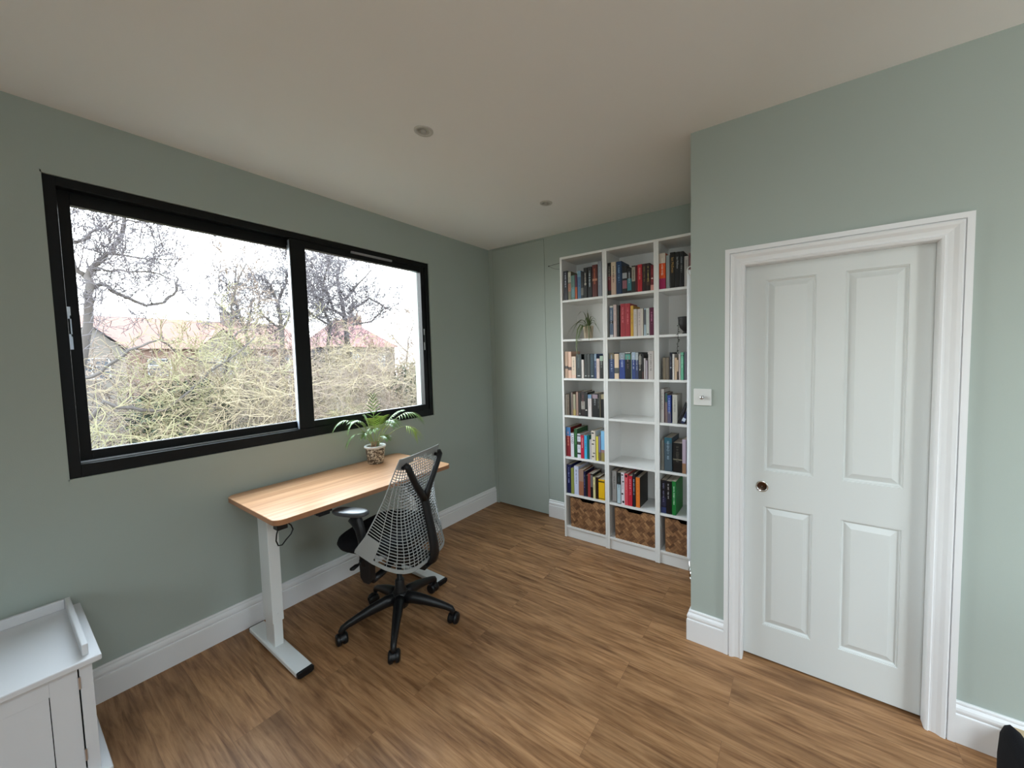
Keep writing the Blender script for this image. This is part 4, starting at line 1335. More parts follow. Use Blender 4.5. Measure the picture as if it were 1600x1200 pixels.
def frond(tip, apex, stemfrac, leaf, mt, seed, n=9, hang=.5, base=(0, 0), wid=.0075, dens=1.25):
    """tip/apex: (right, up, away) metres from the soil centre"""
    rr_ = random.Random(seed)
    T = so + rt * tip[0] + Vector((0, 0, tip[1])) + fwv * tip[2]
    A_ = so + rt * apex[0] + Vector((0, 0, apex[1])) + fwv * apex[2]
    B_ = so + rt * base[0] + fwv * base[1]
    P = bez(B_, A_, T, 19)
    sm = MB().tube(P, [.0028 - .0021 * i / 18 for i in range(19)], 6)
    st = sm.build('stem', M['palm_stem'], pl, smooth=True)
    mb_ = MB()
    i0 = int(18 * stemfrac)
    cnt = int((18 - i0) * dens)
    for k in range(cnt + 1):
        f_ = i0 / 18 + (1 - i0 / 18) * k / cnt
        q = min(f_ * 18, 17.999)
        i = int(q)
        p = P[i].lerp(P[i + 1], q - i)
        t_ = (P[min(i + 1, 18)] - P[max(i - 1, 0)]).normalized()
        side = t_.cross(Vector((0, 0, 1)))
        if side.length < .05:
            side = rt.copy()
        side.normalize()
        upv = side.cross(t_)
        g = (k / cnt)
        ll = leaf * (.55 + .75 * math.sin(math.pi * (.12 + .8 * g))) * rr_.uniform(.85, 1.1)
        for sg in (-1, 1):
            d_ = (side * sg * (1 - .45 * g) + t_ * (.55 + .5 * g) + upv * .12).normalized()
            e = p + d_ * ll + Vector((0, 0, -hang * ll))
            mid = p + d_ * ll * .5 + Vector((0, 0, .06 * ll - hang * .12 * ll))
            ribbon(mb_, bez(p, mid, e, 6), wid, droop_up=upv, fold=.2)
    mb_.build('leaflets', mt, st, smooth=True)


frond((-.205, .175, -.13), (-.13, .31, -.08), .62, .055, M['palm'], 1, hang=.55)
frond((-.125, .155, -.10), (-.08, .31, -.06), .45, .060, M['palm'], 2, hang=.5)
frond((-.02, .365, .04), (.0, .22, .0), .42, .060, M['palm'], 3, hang=.10, dens=.8)
frond((.315, .215, .03), (.20, .34, .0), .52, .075, M['palm'], 4, hang=.75)
frond((.305, .115, -.03), (.235, .235, -.02), .70, .070, M['palm_lt'], 5, hang=.8)
frond((.11, .24, -.10), (.04, .22, .0), .38, .062, M['palm_lt'], 6, hang=.12, wid=.0062, dens=1.0)
frond((.03, .23, -.13), (.02, .20, -.02), .45, .055, M['palm_lt'], 7, hang=.15, wid=.0062, dens=1.0)
frond((-.09, .21, -.12), (-.05, .24, -.03), .45, .055, M['palm'], 14, hang=.45)
frond((.20, .20, -.12), (.12, .27, -.05), .5, .06, M['palm'], 15, hang=.5)
frond((.06, .15, -.15), (.03, .20, -.06), .5, .05, M['palm'], 16, hang=.4)
frond((.17, .17, -.08), (.09, .22, -.04), .45, .060, M['palm'], 8, hang=.3)
frond((-.145, .055, -.09), (-.10, .19, -.05), .70, .050, M['palm'], 9, hang=.5)
frond((-.045, .10, -.06), (-.045, .16, -.02), .50, .045, M['palm'], 10, hang=.3, base=(-.02, 0))
frond((.11, .075, -.05), (.05, .13, -.02), .55, .045, M['palm'], 11, hang=.3, base=(.02, 0))
frond((-.06, .22, -.01), (-.03, .16, .0), .5, .06, M['palm'], 12, hang=.25, base=(-.02, .01))
frond((.16, .25, .09), (.06, .22, .05), .5, .06, M['palm'], 13, hang=.35, base=(.01, .02))
mb = MB()
rr = random.Random(4)
for k in range(9):
    a = rr.uniform(0, 6.28)
    b_ = so + Vector((math.cos(a) * .024, math.sin(a) * .024, 0))
    mb.tube([b_, b_ + Vector((rr.uniform(-.008, .008), rr.uniform(-.008, .008), .05))], [.0045, .003], 6)
mb.build('stalks', M['stalk'], pl, smooth=True)

# ------------------------------------------------------------------ office chair
CA = R(16)
ch = thing('office_chair', 'office chair with grey lattice back, black Y-shaped spine and black five-star base', 'chair', (.757, -1.695, 0), CA)


def C3(b, l, z):
    return (b, -l, z)


def lerp_t(tab, z):
    for i in range(len(tab) - 1):
        (a, va), (b, vb) = tab[i], tab[i + 1]
        if z <= b:
            s = (z - a) / (b - a)
            s = max(0, min(1, s))
            return va + (vb - va) * s
    return tab[-1][1]


Wt = [(.59, .298), (.66, .272), (.77, .238), (.84, .217), (.92, .198), (1.035, .174)]
Et = [(.59, -.015), (.66, .035), (.77, .085), (.84, .112), (.92, .138), (1.035, .180)]
Ct = [(.42, .218), (.50, .205), (.60, .178), (.70, .155), (.80, .148), (.90, .160), (1.03, .180)]


def sh(s, v):
    ze = .585 + .450 * v
    zc = .425 + .605 * v
    k = abs(s) ** 5
    z = zc + (ze - zc) * k
    be = lerp_t(Et, ze)
    bc = lerp_t(Ct, zc)
    k2 = abs(s) ** 4.2
    return Vector(C3(bc + (be - bc) * k2, lerp_t(Wt, ze) * s, z))


NS, NV = 21, 38
mb = MB()
pt = [[sh(-1 + 2 * i / NS, j / NV) for i in range(NS + 1)] for j in range(NV + 1)]
for j in range(NV):
    for i in range(NS):
        s = abs(-1 + 2 * (i + .5) / NS)
        v = (j + .5) / NV
        a, b, c_, d = pt[j][i], pt[j][i + 1], pt[j + 1][i + 1], pt[j + 1][i]
        solid = (s > .96) or v > .975 or v < .02
        if s > .84 + .60 * v:
            solid = True
        if v > .93 and s > .62:
            solid = True
        if v > .90 and s > .80:
            solid = True
        if v > .955 and s > .35:
            solid = True
        if solid:
            mb.add([a, b, c_, d], [(0, 1, 2, 3)])
        else:
            cen = (a + b + c_ + d) / 4
            wu = ((b - a).length + (c_ - d).length) / 2
            wv = ((d - a).length + (c_ - b).length) / 2
            fu = max(.30, 1 - .0037 / wu)
            fv = max(.30, 1 - .0037 / wv)
            U = ((b - a) + (c_ - d)) / 4
            V = ((d - a) + (c_ - b)) / 4
            q = [cen - U * fu - V * fv, cen + U * fu - V * fv, cen + U * fu + V * fv, cen - U * fu + V * fv]
            mb.add([a, b, c_, d] + q, [(0, 1, 5, 4), (1, 2, 6, 5), (2, 3, 7, 6), (3, 0, 4, 7)])
bk = mb.build('backrest', M['grey_pl'], ch, local=True)
import bmesh
bm = bmesh.new()
bm.from_mesh(bk.data)
bmesh.ops.remove_doubles(bm, verts=bm.verts, dist=1e-5)
bmesh.ops.recalc_face_normals(bm, faces=bm.faces)
bm.to_mesh(bk.data)
bm.free()
so_ = bk.modifiers.new('solid', 'SOLIDIFY')
so_.thickness = .003
so_.offset = 0
bk['label'] = 'grey perforated lattice shell'
# rim of the shell
mb = MB()
edge = [sh(-1, j / NV) for j in range(NV + 1)] + [sh(-1 + 2 * i / NS, 1) for i in range(1, NS + 1)] + [sh(1, 1 - j / NV) for j in range(1, NV + 1)] + [sh(1 - 2 * i / NS, 0) for i in range(1, NS)]
edge.append(edge[0])
mb.tube(edge, .0035, 6, cap=False)
mb.build('backrest_rim', M['grey_pl'], bk, local=True, smooth=True)

# Y spine
sp_ = MB()
st = [C3(.205, 0, .405), C3(.236, 0, .425), C3(.247, 0, .46), C3(.243, 0, .52), C3(.230, 0, .60), C3(.212, 0, .68), C3(.197, 0, .76), C3(.191, 0, .80)]
sp_.tube(st, [.036, .036, .035, .032, .030, .029, .030, .030], 14, up=(1, 0, 0), flat=[.55, .55, .55, .55, .55, .55, .55, .5])
for sg in (-1, 1):
    br_ = [C3(.196, sg * .004, .765), C3(.194, sg * .034, .815), C3(.198, sg * .078, .875), C3(.204, sg * .118, .940), C3(.206, sg * .146, .990), C3(.196, sg * .154, 1.008)]
    sp_.tube(br_, [.024, .022, .020, .019, .019, .012], 12, up=(1, 0, 0), flat=.75)
    sp_.tube([C3(.205, sg * .142, .982), C3(.185, sg * .144, .984), C3(.166, sg * .144, .985)], .010, 10)
spn = sp_.build('spine', M['blk'], ch, local=True, smooth=True)
spn['label'] = 'black Y-shaped spine behind the lattice'

# seat
def superell(bc, lc, rb, rl, z, n=40, p=3.2):
    out_ = []
    for k in range(n):
        a = 2 * math.pi * k / n
        ca, sa = math.cos(a), math.sin(a)
        out_.append(C3(bc + rb * math.copysign(abs(ca) ** (2 / p), ca), lc + rl * math.copysign(abs(sa) ** (2 / p), sa), z))
    return out_


mb = MB()
rows = [superell(-.065, 0, .02, .02, .588), superell(-.065, 0, .17, .17, .588), superell(-.065, 0, .192, .222, .584), superell(-.065, 0, .208, .240, .573), superell(-.065, 0, .215, .245, .553),
        superell(-.065, 0, .206, .237, .534), superell(-.065, 0, .20, .21, .526), superell(-.065, 0, .02, .02, .524)]
mb.grid(rows, closed=True)
mb.build('seat', M['fabric'], ch, local=True, smooth=True)
mb = MB()
mb.box(-.20, .10, -.10, .10, .455, .526)
mb.prism([(-.10, .43), (.06, .40), (.215, .385), (.235, .405), (.20, .43), (.10, .455), (-.14, .458)], -.055, .055, axis='y')
mb.lathe([(.034, .385), (.05, .40), (.05, .44)], (0, 0, 0), 20)
mb.build('tilt_mechanism', M['blk'], ch, local=True, bevel=.004)

# arms
for sg in (-1, 1):
    mb = MB()
    mb.tube([C3(.0, 0, .430), C3(.01, sg * .08, .412), C3(.02, sg * .16, .404), C3(.02, sg * .225, .402)], [.024, .022, .021, .022], 12, up=(0, 0, 1), flat=.8)
    arm = mb.build('armrest', M['blk'], ch, local=True, smooth=True)
    mb = MB()
    mb.prism([(.038, .412), (.028, .398), (-.008, .404), (-.026, .43), (-.030, .52), (-.022, .535), (.030, .528), (.038, .515)],
             *sorted((-sg * .218, -sg * .262)), axis='y')
    mb.build('arm_bracket', M['blk'], arm, local=True, bevel=.006, seg=3)
    mb = MB()
    mb.tube([C3(-.005, sg * .243, .49), C3(-.010, sg * .243, .56), C3(-.018, sg * .242, .62), C3(-.032, sg * .240, .675), C3(-.052, sg * .237, .710), C3(-.075, sg * .235, .735)],
            [.030, .027, .025, .028, .036, .042], 18, up=(0, 1, 0), flat=[.75, .75, .75, .72, .62, .5])
    mb.build('arm_post', M['blk'], arm, local=True, smooth=True)
    mb = MB()
    rws_ = []
    for z_, k_ in ((.744, .90), (.750, 1.0), (.760, 1.0), (.766, .94), (.768, .8), (.768, .02)):
        ring_ = []
        for p_ in superell(0, 0, .105 * k_, .040 * k_, z_, 32, 2.8):
            b_, l_ = p_[0], -p_[1]
            an = R(3) * sg
            bb = b_ * math.cos(an) + l_ * math.sin(an) - .095
            ll_ = -b_ * math.sin(an) + l_ * math.cos(an) + sg * .234
            ring_.append(C3(bb, ll_, z_))
        rws_.append(ring_)
    mb.grid(rws_, closed=True)
    pd = mb.build('arm_pad', M['pad'], arm, local=True, smooth=True)
    pd['label'] = 'grey glossy arm pad'
mb = MB()
mb.tube([C3(-.02, .20, .507), C3(-.02, .27, .507)], .006, 8)
mb.tube([C3(-.02, .27, .507), C3(-.02, .285, .507), C3(-.02, .315, .504), C3(-.02, .322, .504)], [.007, .014, .015, .008], 12, up=(0, 0, 1), flat=.5)
mb.build('tilt_lever', M['blk'], ch, local=True, smooth=True)

# gas lift and base
mb = MB()
mb.lathe([(.032, .115), (.034, .16), (.033, .215), (.026, .232), (.025, .268), (.021, .275), (.0145, .278), (.0145, .40)], (0, 0, 0), 24)
mb.build('gas_lift', M['blk'], ch, local=True, smooth=True)
angs = [R(a) for a in (30, 102, 174, 246, 318)]
mb = MB()
mb.lathe([(.030, .105), (.043, .112), (.046, .15), (.044, .195), (.034, .203), (.028, .205)], (0, 0, 0), 28)
for a in angs:
    a -= CA
    d_ = Vector((math.cos(a), math.sin(a), 0))
    prof_ = [(.02, .165, .031), (.08, .162, .029), (.15, .148, .025), (.22, .128, .020), (.275, .110, .0165), (.300, .098, .0155), (.308, .085, .014), (.309, .074, .012)]
    mb.tube([d_ * r_ + Vector((0, 0, z_)) for r_, z_, _ in prof_], [q_[2] for q_ in prof_], 12, up=(0, 0, 1) if 0 else None, flat=1.15)
base = mb.build('star_base', M['blk'], ch, local=True, smooth=True)
rr = random.Random(9)
wr = [R(20), R(95), R(160), R(75), R(50)]
for a, w_ in zip(angs, wr):
    a -= CA
    w_ -= CA
    ctr = Vector((math.cos(a) * .305, math.sin(a) * .305, .0325))
    ax = Vector((math.cos(w_), math.sin(w_), 0))
    fd = Vector((-ax.y, ax.x, 0))
    mb = MB()
    ctr = ctr + fd * .016
    for s_ in (-1, 1):
        ring_ = []
        for r_, h_ in ((.002, .028), (.022, .029), (.029, .026), (.0320, .020), (.0322, .012), (.030, .006), (.012, .005)):
            ring_.append([ctr + ax * (s_ * h_) + fd * (r_ * math.cos(q)) + Vector((0, 0, r_ * math.sin(q))) for q in [2 * math.pi * k / 24 for k in range(24)]])
        mb.grid(ring_, closed=True)
    # hood
    hr = []
    for h_ in (-.010, .010):
        hr.append([ctr + ax * h_ + fd * (.0345 * math.cos(q)) + Vector((0, 0, .0345 * math.sin(q))) for q in [R(30) + R(150) * k / 12 for k in range(13)]] + [ctr + ax * h_])
    mb.grid(hr, closed=True)
    top = Vector((math.cos(a) * .309, math.sin(a) * .309, .08))
    mb.tube([ctr + Vector((0, 0, .02)) - fd * .010, top], .009, 8)
    cst = mb.build('caster', M['blk'], ch, local=True, smooth=True)

# ------------------------------------------------------------------ white low cabinet, bottom left
cb_ = thing('low_cabinet', 'low white cabinet with a raised tray edge, in front of the window wall', 'cabinet', (.30, -3.2, 0))
x0, x1, y0, y1 = .028, .545, -3.62, -2.812
TZ = .505
mb = MB()
mb.box(x0, x0 + .012, y0, y1, .07, TZ - .022)
mb.box(x0, x1 - .021, y0, y0 + .018, .07, TZ - .022)
mb.box(x0, x1 - .021, y1 - .018, y1, .07, TZ - .022)
mb.box(x0 + .012, x1 - .021, y0 + .018, y1 - .018, .07, .085)
mb.box(x1 - .021, x1, y1 - .030, y1, .07, TZ - .022)
mb.box(x1 - .021, x1, y0, y0 + .030, .07, TZ - .022)
mb.build('carcass', M['cab'], cb_)
MB().box(x0, x1 + .025, y0 - .02, y1 + .022, TZ - .022, TZ).build('top', M['cab'], cb_, bevel=.004)
mb = MB()
mb.box(x0 + .002, x1 - .010, y1 - .020, y1 - .004, TZ, TZ + .042)
mb.box(x0 + .002, x0 + .018, y0, y1 - .020, TZ, TZ + .042)
mb.box(x0 + .002, x1 - .010, y0 + .004, y0 + .020, TZ, TZ + .042)
mb.build('tray_edge', M['cab'], cb_, bevel=.003)
mb = MB().box(x0, x1 + .028, y0 - .02, y1 + .026, 0, .07)
mb.build('plinth', M['cab'], cb_, bevel=.005)
# shaker door
dya, dyb, dza, dzb = y0 + .033, y1 - .034, .078, TZ - .026
mb = MB()
fr = .062
mb.box(x1 - .018, x1, dya, dya + fr, dza, dzb)
mb.box(x1 - .018, x1, dyb - fr, dyb, dza, dzb)
mb.box(x1 - .018, x1, dya + fr, dyb - fr, dza, dza + fr)
mb.box(x1 - .018, x1, dya + fr, dyb - fr, dzb - fr, dzb)
mb.box(x1 - .014, x1 - .0045, dya + fr + .002, dyb - fr - .002, dza + fr + .002, dzb - fr - .002)
dd = mb.build('door', M['cab'], cb_, bevel=.0008)
mb = MB()
for zc in (.15, .42):
    mb.lathe([(.004, -.022), (.004, .022)], (x1 + .001, dyb + .0025, zc), 10)
mb.build('hinge', M['silver'], dd)
MB().box(x1 - .034, x1 - .024, y0 + .02, y1 - .02, .085, TZ - .022).build('gap_shade_sheet', M['dark'], cb_)  # black sheet painting the shade seen in the gaps round the door

# ------------------------------------------------------------------ black chair and pale box at the right edge
fc = thing('armchair', 'black fabric armchair, only its rounded arm showing at the bottom right corner', 'chair', (3.37, -1.80, 0), 0)
# left arm: a padded lobe, its rounded far end is what the photo shows
prof_ = [(3.074, .40), (3.072, .60), (3.075, .655), (3.082, .676), (3.092, .683), (3.104, .674), (3.116, .650), (3.126, .610), (3.136, .56), (3.142, .50), (3.144, .40)]
rows = []
for y_, sc_ in ((-2.02, 1.0), (-1.74, 1.0), (-1.712, .985), (-1.695, .955), (-1.686, .90)):
    cx_ = 3.108
    rows.append([(cx_ + (x_ - cx_) * (1 - (1 - sc_) * 2.2), y_, .40 + (z_ - .40) * sc_) for x_, z_ in prof_])
mb = MB().grid(rows, closed=True)
mb.f += [tuple(range(11)), tuple(range(44, 55))[::-1]]
mb.m += [0, 0]
mb.build('arm', M['fabric'], fc, smooth=True)
MB().grid([[(x_ + .53, y, z) for x_, y, z in r_] for r_ in rows], closed=True).build('arm', M['fabric'], fc, smooth=True)
MB().box(3.146, 3.60, -2.00, -1.52, .26, .43).build('seat', M['fabric'], fc, bevel=.03, seg=4)
MB().box(3.15, 3.60, -2.10, -2.005, .30, .86).build('backrest', M['fabric'], fc, bevel=.03, seg=4)
for x_, y_ in ((3.11, -1.98), (3.11, -1.75), (3.63, -1.98), (3.63, -1.75)):
    MB().lathe([(.010, 0), (.014, .42)], (x_, y_, 0), 12).build('leg', M['blk'], fc)
MB().box(3.10, 3.64, -1.99, -1.74, .235, .262).build('seat_frame', M['blk'], fc)
bx = thing('pale_wood_box', 'pale wooden box against the skirting at the bottom right corner', 'box', (3.55, -1.10, 0))
MB().box(3.350, 3.75, -1.05, -.946, 0, .150).build('box_body', M['tan'], bx, bevel=.004)
MB().box(3.3475, 3.753, -1.053, -.9445, .0905, .096).build('lid_line', mat('box_seam', (.25, .18, .10), .7), bx)

# ------------------------------------------------------------------ outside: ground, houses, trees
M['grass'] = mat('winter_grass', (.035, .033, .02), .95, var=.35, vscale=1.5)
M['brick'] = mat('washed_red_brick', (.080, .047, .036), .9, var=.12, vscale=3)
M['render'] = mat('cream_render', (.065, .055, .046), .9, var=.06, vscale=2)
M['tile'] = mat('orange_roof_tile', (.075, .031, .021), .85, var=.22, vscale=2.5)
M['tile2'] = mat('red_roof_tile', (.075, .024, .022), .85, var=.2, vscale=2.5)
M['wglass'] = mat('house_window_glass', (.03, .033, .04), .15)
M['wframe'] = mat('house_window_frame', (.14, .14, .145), .5)
gr = MB().box(-120, -.6, -60, 90, -6.4, -6.2).build('garden_ground', M['grass'])
struct(gr, 'winter gardens below the window', 'ground')


def hwin(mb_, mg, x, y, z, w_, h_):
    """window on a wall facing +x"""
    mg.box(x + .01, x + .03, y - w_ / 2, y + w_ / 2, z, z + h_)
    t_ = .09
    mb_.box(x + .02, x + .08, y - w_ / 2, y - w_ / 2 + t_, z, z + h_)
    mb_.box(x + .02, x + .08, y + w_ / 2 - t_, y + w_ / 2, z, z + h_)
    mb_.box(x + .02, x + .08, y - w_ / 2, y + w_ / 2, z, z + t_)
    mb_.box(x + .02, x + .08, y - w_ / 2, y + w_ / 2, z + h_ - t_, z + h_)
    mb_.box(x + .02, x + .07, y - .05, y + .05, z, z + h_)
    mb_.box(x + .02, x + .07, y - w_ / 2, y + w_ / 2, z + h_ * .6, z + h_ * .6 + .07)


def house(name, label, y0, y1, xf, xb, eave, ridge, wallm, roofm, hip0, hip1, bays, wins, chims):
    t_ = thing(name, label, 'house', (xf, (y0 + y1) / 2, -6.2))
    MB().box(xb, xf, y0, y1, -6.2, eave).build('wall', wallm, t_)
    xm = (xf + xb) / 2
    o = .35
    v = [(xf + o, y0 - o, eave - .15), (xf + o, y1 + o, eave - .15), (xb - o, y1 + o, eave - .15), (xb - o, y0 - o, eave - .15), (xm, y0 - o + hip0, ridge), (xm, y1 + o - hip1, ridge)]
    mb_ = MB().add(v, [(0, 1, 5, 4), (2, 3, 4, 5), (1, 2, 5), (3, 0, 4), (0, 3, 2, 1)])
    for yb, wb, hb in bays:
        zt = eave - .15 + hb
        mb_.add([(xf + .7, yb - wb / 2 - .25, eave - .3), (xf + .7, yb + wb / 2 + .25, eave - .3), (xf + .7, yb, zt), (xf - 3.2, yb - wb / 2 - .25, eave - .3), (xf - 3.2, yb + wb / 2 + .25, eave - .3), (xf - 3.2, yb, zt)],
                [(0, 2, 5, 3), (2, 1, 4, 5)])
    mb_.build('roof', roofm, t_)
    if bays:
        bb = MB()
        for yb, wb, hb in bays:
            bb.box(xf, xf + .5, yb - wb / 2, yb + wb / 2, -6.2, eave - .3)
            bb.prism([(yb - wb / 2, eave - .3), (yb + wb / 2, eave - .3), (yb, eave - .2 + hb)], xf - .1, xf + .5, axis='x')
        bb.build('gable_bay', M['render'], t_)
    for (yy, zz, ww, hh, off) in wins:
        a_, g_ = MB(), MB()
        hwin(a_, g_, xf + off, yy, zz, ww, hh)
        fo = a_.build('window', M['wframe'], t_)
        g_.build('pane', M['wglass'], fo)
    for (yy, zz, hh) in chims:
        cm = MB().box(xm - .5, xm + .5, yy - .55, yy + .55, ridge - 1, zz + hh)
        for k in (-.3, .3):
            cm.lathe([(.14, zz + hh), (.11, zz + hh + .45)], (xm, yy + k, 0), 10)
        cm.build('chimney', M['brick'], t_)
    return t_


house('terraced_house', 'long brick terrace with an orange tiled roof seen through the left pane', -9, 15.5, -38, -45, 2.9, 5.35, M['brick'], M['tile'], 0, 1.5,
      [(1.2, 3.2, 1.7), (8.4, 3.2, 1.7)],
      [(1.2, .6, 1.7, 1.5, .5), (4.6, .6, 1.3, 1.4, 0), (8.4, .6, 1.7, 1.5, .5), (11.3, .6, 1.4, 1.5, 0), (13.6, .6, 1.2, 1.4, 0), (-2.6, .6, 1.3, 1.4, 0),
       (2.3, -2.3, 1.5, 1.6, 0), (4.6, -2.3, 1.3, 1.5, 0), (11.3, -1.3, 1.2, 1.2, 0), (-1.0, -2.3, 1.3, 1.5, 0)],
      [(10.1, 5.3, .9)])
house('hipped_house', 'brick house with a steep red hipped roof seen through the right pane', 16.6, 23.6, -36, -43, 3.1, 6.1, M['render'], M['tile2'], 2.6, 3.6,
      [], [(18.6, .7, 1.3, 1.5, 0), (21.6, .7, 1.3, 1.5, 0)], [(21.0, 5.6, 1.0)])

nw = MB().box(9.0, 9.3, -6.0, 3.5, -6.2, 3.0).build('reflection_dimmer', mat('reflection_dimmer_grey_blue', (.045, .055, .068), .9))  # unseen slab added to weaken the side window's reflection in the pane
struct(nw, 'blue-grey wall added outside the side window to dim its reflection', 'wall')


# ---- trees and shrubs
def mat_twig(name, col, var=.2):
    return mat(name, col, .85, spec=.2, var=var, vscale=1.2)


M['bark'] = mat_twig('pale_bark', (.045, .038, .035))
M['twig'] = mat_twig('grey_twig', (.055, .048, .052))
M['scrub1'] = mat_twig('straw_twig', (.120, .096, .062))
M['scrub2'] = mat_twig('yellow_green_twig', (.105, .095, .052))
M['scrub3'] = mat_twig('pinkish_twig', (.098, .074, .058))
M['ever'] = mat_twig('evergreen_leaf', (.016, .021, .011), .4)


def grow(mb, rg, p, d, L, r, depth, n=3, nseg=4, wig=.28, grav=-.04, kids=3, spread=.8, mi=0, rmin=.006):
    pts, rad = [p.copy()], [r]
    dirs = []
    for i in range(nseg):
        d = (d + Vector((rg.gauss(0, wig), rg.gauss(0, wig), rg.gauss(0, wig) - grav))).normalized()
        p = p + d * (L / nseg)
        pts.append(p.copy())
        dirs.append(d.copy())
        rad.append(max(rmin, r * (1 - .75 * (i + 1) / nseg)))
    mb.tube(pts, rad, n, mi=mi, cap=False)
    if depth > 0:
        for k in range(kids):
            i = rg.randint(1, nseg)
            q = pts[i]
            dd = (dirs[i - 1] + Vector((rg.gauss(0, spread), rg.gauss(0, spread), rg.gauss(0, spread) + .15))).normalized()
            grow(mb, rg, q, dd, L * rg.uniform(.45, .72), rad[i] * .75, depth - 1, 3, max(3, nseg - 1), wig, grav, kids, spread, mi, rmin)


def limb_tree(name, label, limbs, seed, twig_m, twlen, dens, depth, group, reach_down=None, tw=.012, grav=-.05, rmin=.0055):
    t_ = thing(name, label, 'tree', tuple(limbs[0][0][0]), group=group)
    rg = random.Random(seed)
    lm, tm = MB(), MB()
    for (P, r0, r1) in limbs:
        V = [Vector(p) for p in P]
        off = 0
        for i in range(1, len(V)):
            off += rg.gauss(0, .12)
            V[i] = V[i] + Vector((off, 0, 0))
        # resample
        Q, rad = [], []
        for i in range(len(V) - 1):
            for k in range(3):
                f_ = k / 3
                p = V[i].lerp(V[i + 1], f_)
                Q.append(p + Vector((0, rg.gauss(0, .015), rg.gauss(0, .015))))
        Q.append(V[-1])
        m_ = len(Q)
        rad = [r0 + (r1 - r0) * i / (m_ - 1) for i in range(m_)]
        lm.tube(Q, rad, 7)
        tot = sum((V[i + 1] - V[i]).length for i in range(len(V) - 1))
        for k in range(int(tot * dens)):
            i = rg.randint(max(1, m_ // 6), m_ - 1)
            dd = (Q[i] - Q[i - 1]).normalized() * .5 + Vector((rg.gauss(0, .8), rg.gauss(0, .8), rg.gauss(.25, .7)))
            grow(tm, rg, Q[i], dd.normalized(), twlen * rg.uniform(.5, 1.2), tw * rg.uniform(.7, 1.1), depth, grav=grav, rmin=rmin)
    if reach_down is not None:
        p = Vector(limbs[0][0][0])
        lm.tube([(p.x + .3, p.y, reach_down), (p.x + .1, p.y + .1, (reach_down + p.z) / 2), p], [limbs[0][1] * 2, limbs[0][1] * 1.5, limbs[0][1]], 8)
    lm.build('trunk', M['bark'], t_, smooth=True)
    tm.build('twigs', twig_m, t_)
    return t_


TG = 'bare trees outside the window'
limb_tree('bare_tree', 'big bare tree with forking limbs at the left of the left pane', LIMBS['A'], 1, M['twig'], 1.05, 10, 3, TG, -6.2)
limb_tree('bare_tree', 'low bare tree with sweeping moss-pale boughs across the left pane', LIMBS['B'], 2, M['scrub2'], .9, 5, 3, TG, -6.2)
limb_tree('bare_tree', 'rounded bare tree just left of the window mullion', LIMBS['C'], 3, M['twig'], 1.6, 9, 3, TG, -6.2, tw=.018, rmin=.0085)
limb_tree('bare_tree', 'slim upright bare tree in the middle of the left pane', LIMBS['D'], 4, M['twig'], 1.4, 6, 3, TG, -6.2, tw=.016, rmin=.0085)
limb_tree('bare_tree', 'tall spreading bare tree in the centre of the right pane', LIMBS['E'], 5, M['twig'], 1.7, 7, 3, TG, -6.2, tw=.02, rmin=.010)
limb_tree('bare_tree', 'bare tree just right of the window mullion', LIMBS['F'], 6, M['twig'], 1.6, 9, 3, TG, -6.2, tw=.02, rmin=.010)
limb_tree('bare_tree', 'small bare tree at the right edge of the right pane', LIMBS['G'], 7, M['scrub3'], 1.1, 7, 3, TG, -6.2, tw=.014, rmin=.0085)
limb_tree('bare_tree', 'thin bare sapling in front of the red hipped roof', LIMBS['H'], 8, M['scrub3'], .8, 4, 3, TG, -6.2)


def shrub(x, y, zb, ztop, rad_, seed, m_, label, stems=70, r0=.011, grp='leafless shrubs outside the window'):
    t_ = thing('leafless_shrub', label, 'shrub', (x, y, zb), group=grp)
    rg = random.Random(seed)
    mb_ = MB()
    for k in range(stems):
        a = rg.uniform(0, 2 * math.pi)
        rr_ = rad_ * math.sqrt(rg.random())
        p = Vector((x + rr_ * math.cos(a) * .7, y + rr_ * math.sin(a), rg.uniform(zb + .45 * (ztop - zb), ztop - .25)))
        d = Vector((rg.gauss(0, .9), rg.gauss(0, .9), rg.gauss(.25, .6))).normalized()
        grow(mb_, rg, p, d, rg.uniform(.7, 1.5), r0 * rg.uniform(.6, 1.25), 2, nseg=5, wig=.33, grav=.04, kids=4, spread=.85, rmin=.0058 if x > -10 else .0095)
    for k in range(7):
        a = rg.uniform(0, 6.28)
        b0_ = Vector((x + rg.uniform(-.3, .3), y + rg.uniform(-.3, .3), zb))
        p1 = Vector((x + rad_ * .6 * math.cos(a), y + rad_ * .6 * math.sin(a), zb + .7 * (ztop - zb)))
        mb_.tube([b0_, b0_.lerp(p1, .5) + Vector((rg.gauss(0, .2), rg.gauss(0, .2), .2)), p1], [.04, .03, .015], 5)
    mb_.build('stems', m_, t_)
    return t_


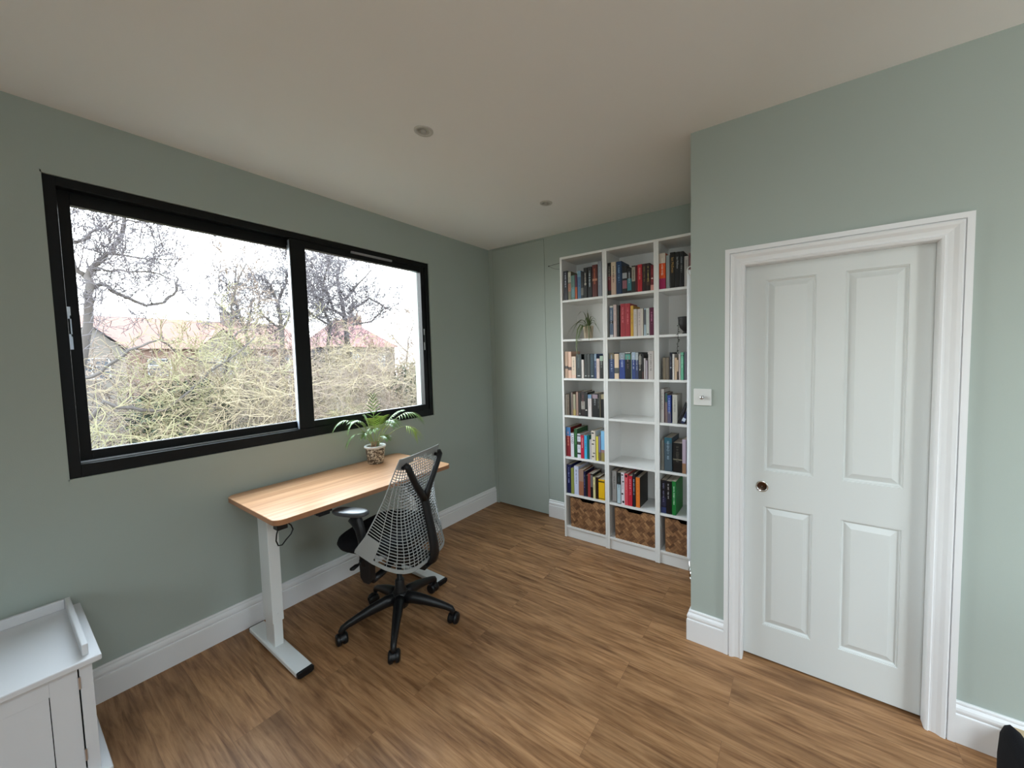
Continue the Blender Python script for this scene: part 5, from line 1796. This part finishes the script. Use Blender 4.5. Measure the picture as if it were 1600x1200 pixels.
SH = [
    # x, y, ztop, radius, material, label
    (-7.5, -1.65, .60, 1.1, 'scrub2', 'straggly yellow-green shrub in the lower left corner of the left pane'),
    (-8.0, -.15, 1.30, 1.2, 'scrub1', 'straw-coloured shrub under the low sweeping bough'),
    (-8.5, 1.25, 1.40, 1.2, 'scrub3', 'pinkish-beige shrub at the lower right of the left pane'),
    (-8.5, 2.70, 1.60, 1.3, 'scrub1', 'dense straw-coloured shrub at the lower left of the right pane'),
    (-8.8, 4.20, 1.55, 1.3, 'scrub3', 'dense pinkish-beige shrub in the lower middle of the right pane'),
    (-9.2, 5.90, 1.30, 1.2, 'scrub1', 'straw-coloured shrub at the lower right of the right pane'),
    (-13.0, -.9, 1.85, 1.7, 'scrub3', 'tall beige thicket behind the forking tree'),
    (-13.5, 1.6, 1.75, 1.7, 'scrub1', 'tall straw thicket behind the dark evergreen'),
    (-14.0, 3.9, 1.95, 1.7, 'scrub3', 'tall beige thicket under the rounded tree'),
    (-14.5, 6.4, 2.70, 1.9, 'scrub1', 'tallest straw thicket behind the mullion tree'),
    (-15.0, 9.0, 2.50, 1.9, 'scrub3', 'tall beige thicket below the spreading tree'),
    (-15.0, 11.4, 1.60, 1.8, 'scrub1', 'tall straw thicket at the right edge of the right pane'),
]
for i, (x, y, zt, rd, mm, lb) in enumerate(SH):
    shrub(x, y, -6.2 if x > -10 else -6.2, zt, rd, 40 + i, M[mm], lb, stems=120 if x > -10 else 130, r0=.0105 if x > -10 else .017)


def evergreen(x, y, z0_, z1_, ry, seed, label):
    t_ = thing('evergreen_shrub', label, 'shrub', (x, y, -6.2))
    rg = random.Random(seed)
    mb_ = MB()
    for k in range(2600):
        u = rg.uniform(-1, 1)
        a = rg.uniform(0, 6.28)
        s_ = math.sqrt(1 - u * u)
        rr_ = rg.uniform(.6, 1.05)
        p = Vector((x + 1.0 * s_ * math.cos(a) * rr_, y + ry * s_ * math.sin(a) * rr_, (z0_ + z1_) / 2 + (z1_ - z0_) / 2 * u * rr_))
        d = Vector((rg.gauss(0, 1), rg.gauss(0, 1), rg.gauss(0, .6))).normalized() * rg.uniform(.08, .16)
        sd = d.orthogonal().normalized() * .03
        mb_.add([p - d, p + sd, p + d, p - sd], [(0, 1, 2, 3)])
    mb_.build('foliage', M['ever'], t_)
    MB().tube([(x, y, -6.2), (x + .1, y, -3), (x, y, z0_ + .4)], [.18, .14, .08], 8).build('trunk', M['bark'], t_)


evergreen(-11.5, .15, -1.3, 1.15, 1.15, 5, 'dark ivy-green shrub showing through the twigs, left pane')
evergreen(-12.0, 7.9, -1.2, 1.35, .9, 6, 'dark green shrub at the right edge of the right pane')
evergreen(-16.5, 3.3, -1.6, .9, 1.3, 7, 'dark green shrub deep in the thicket left of the mullion')
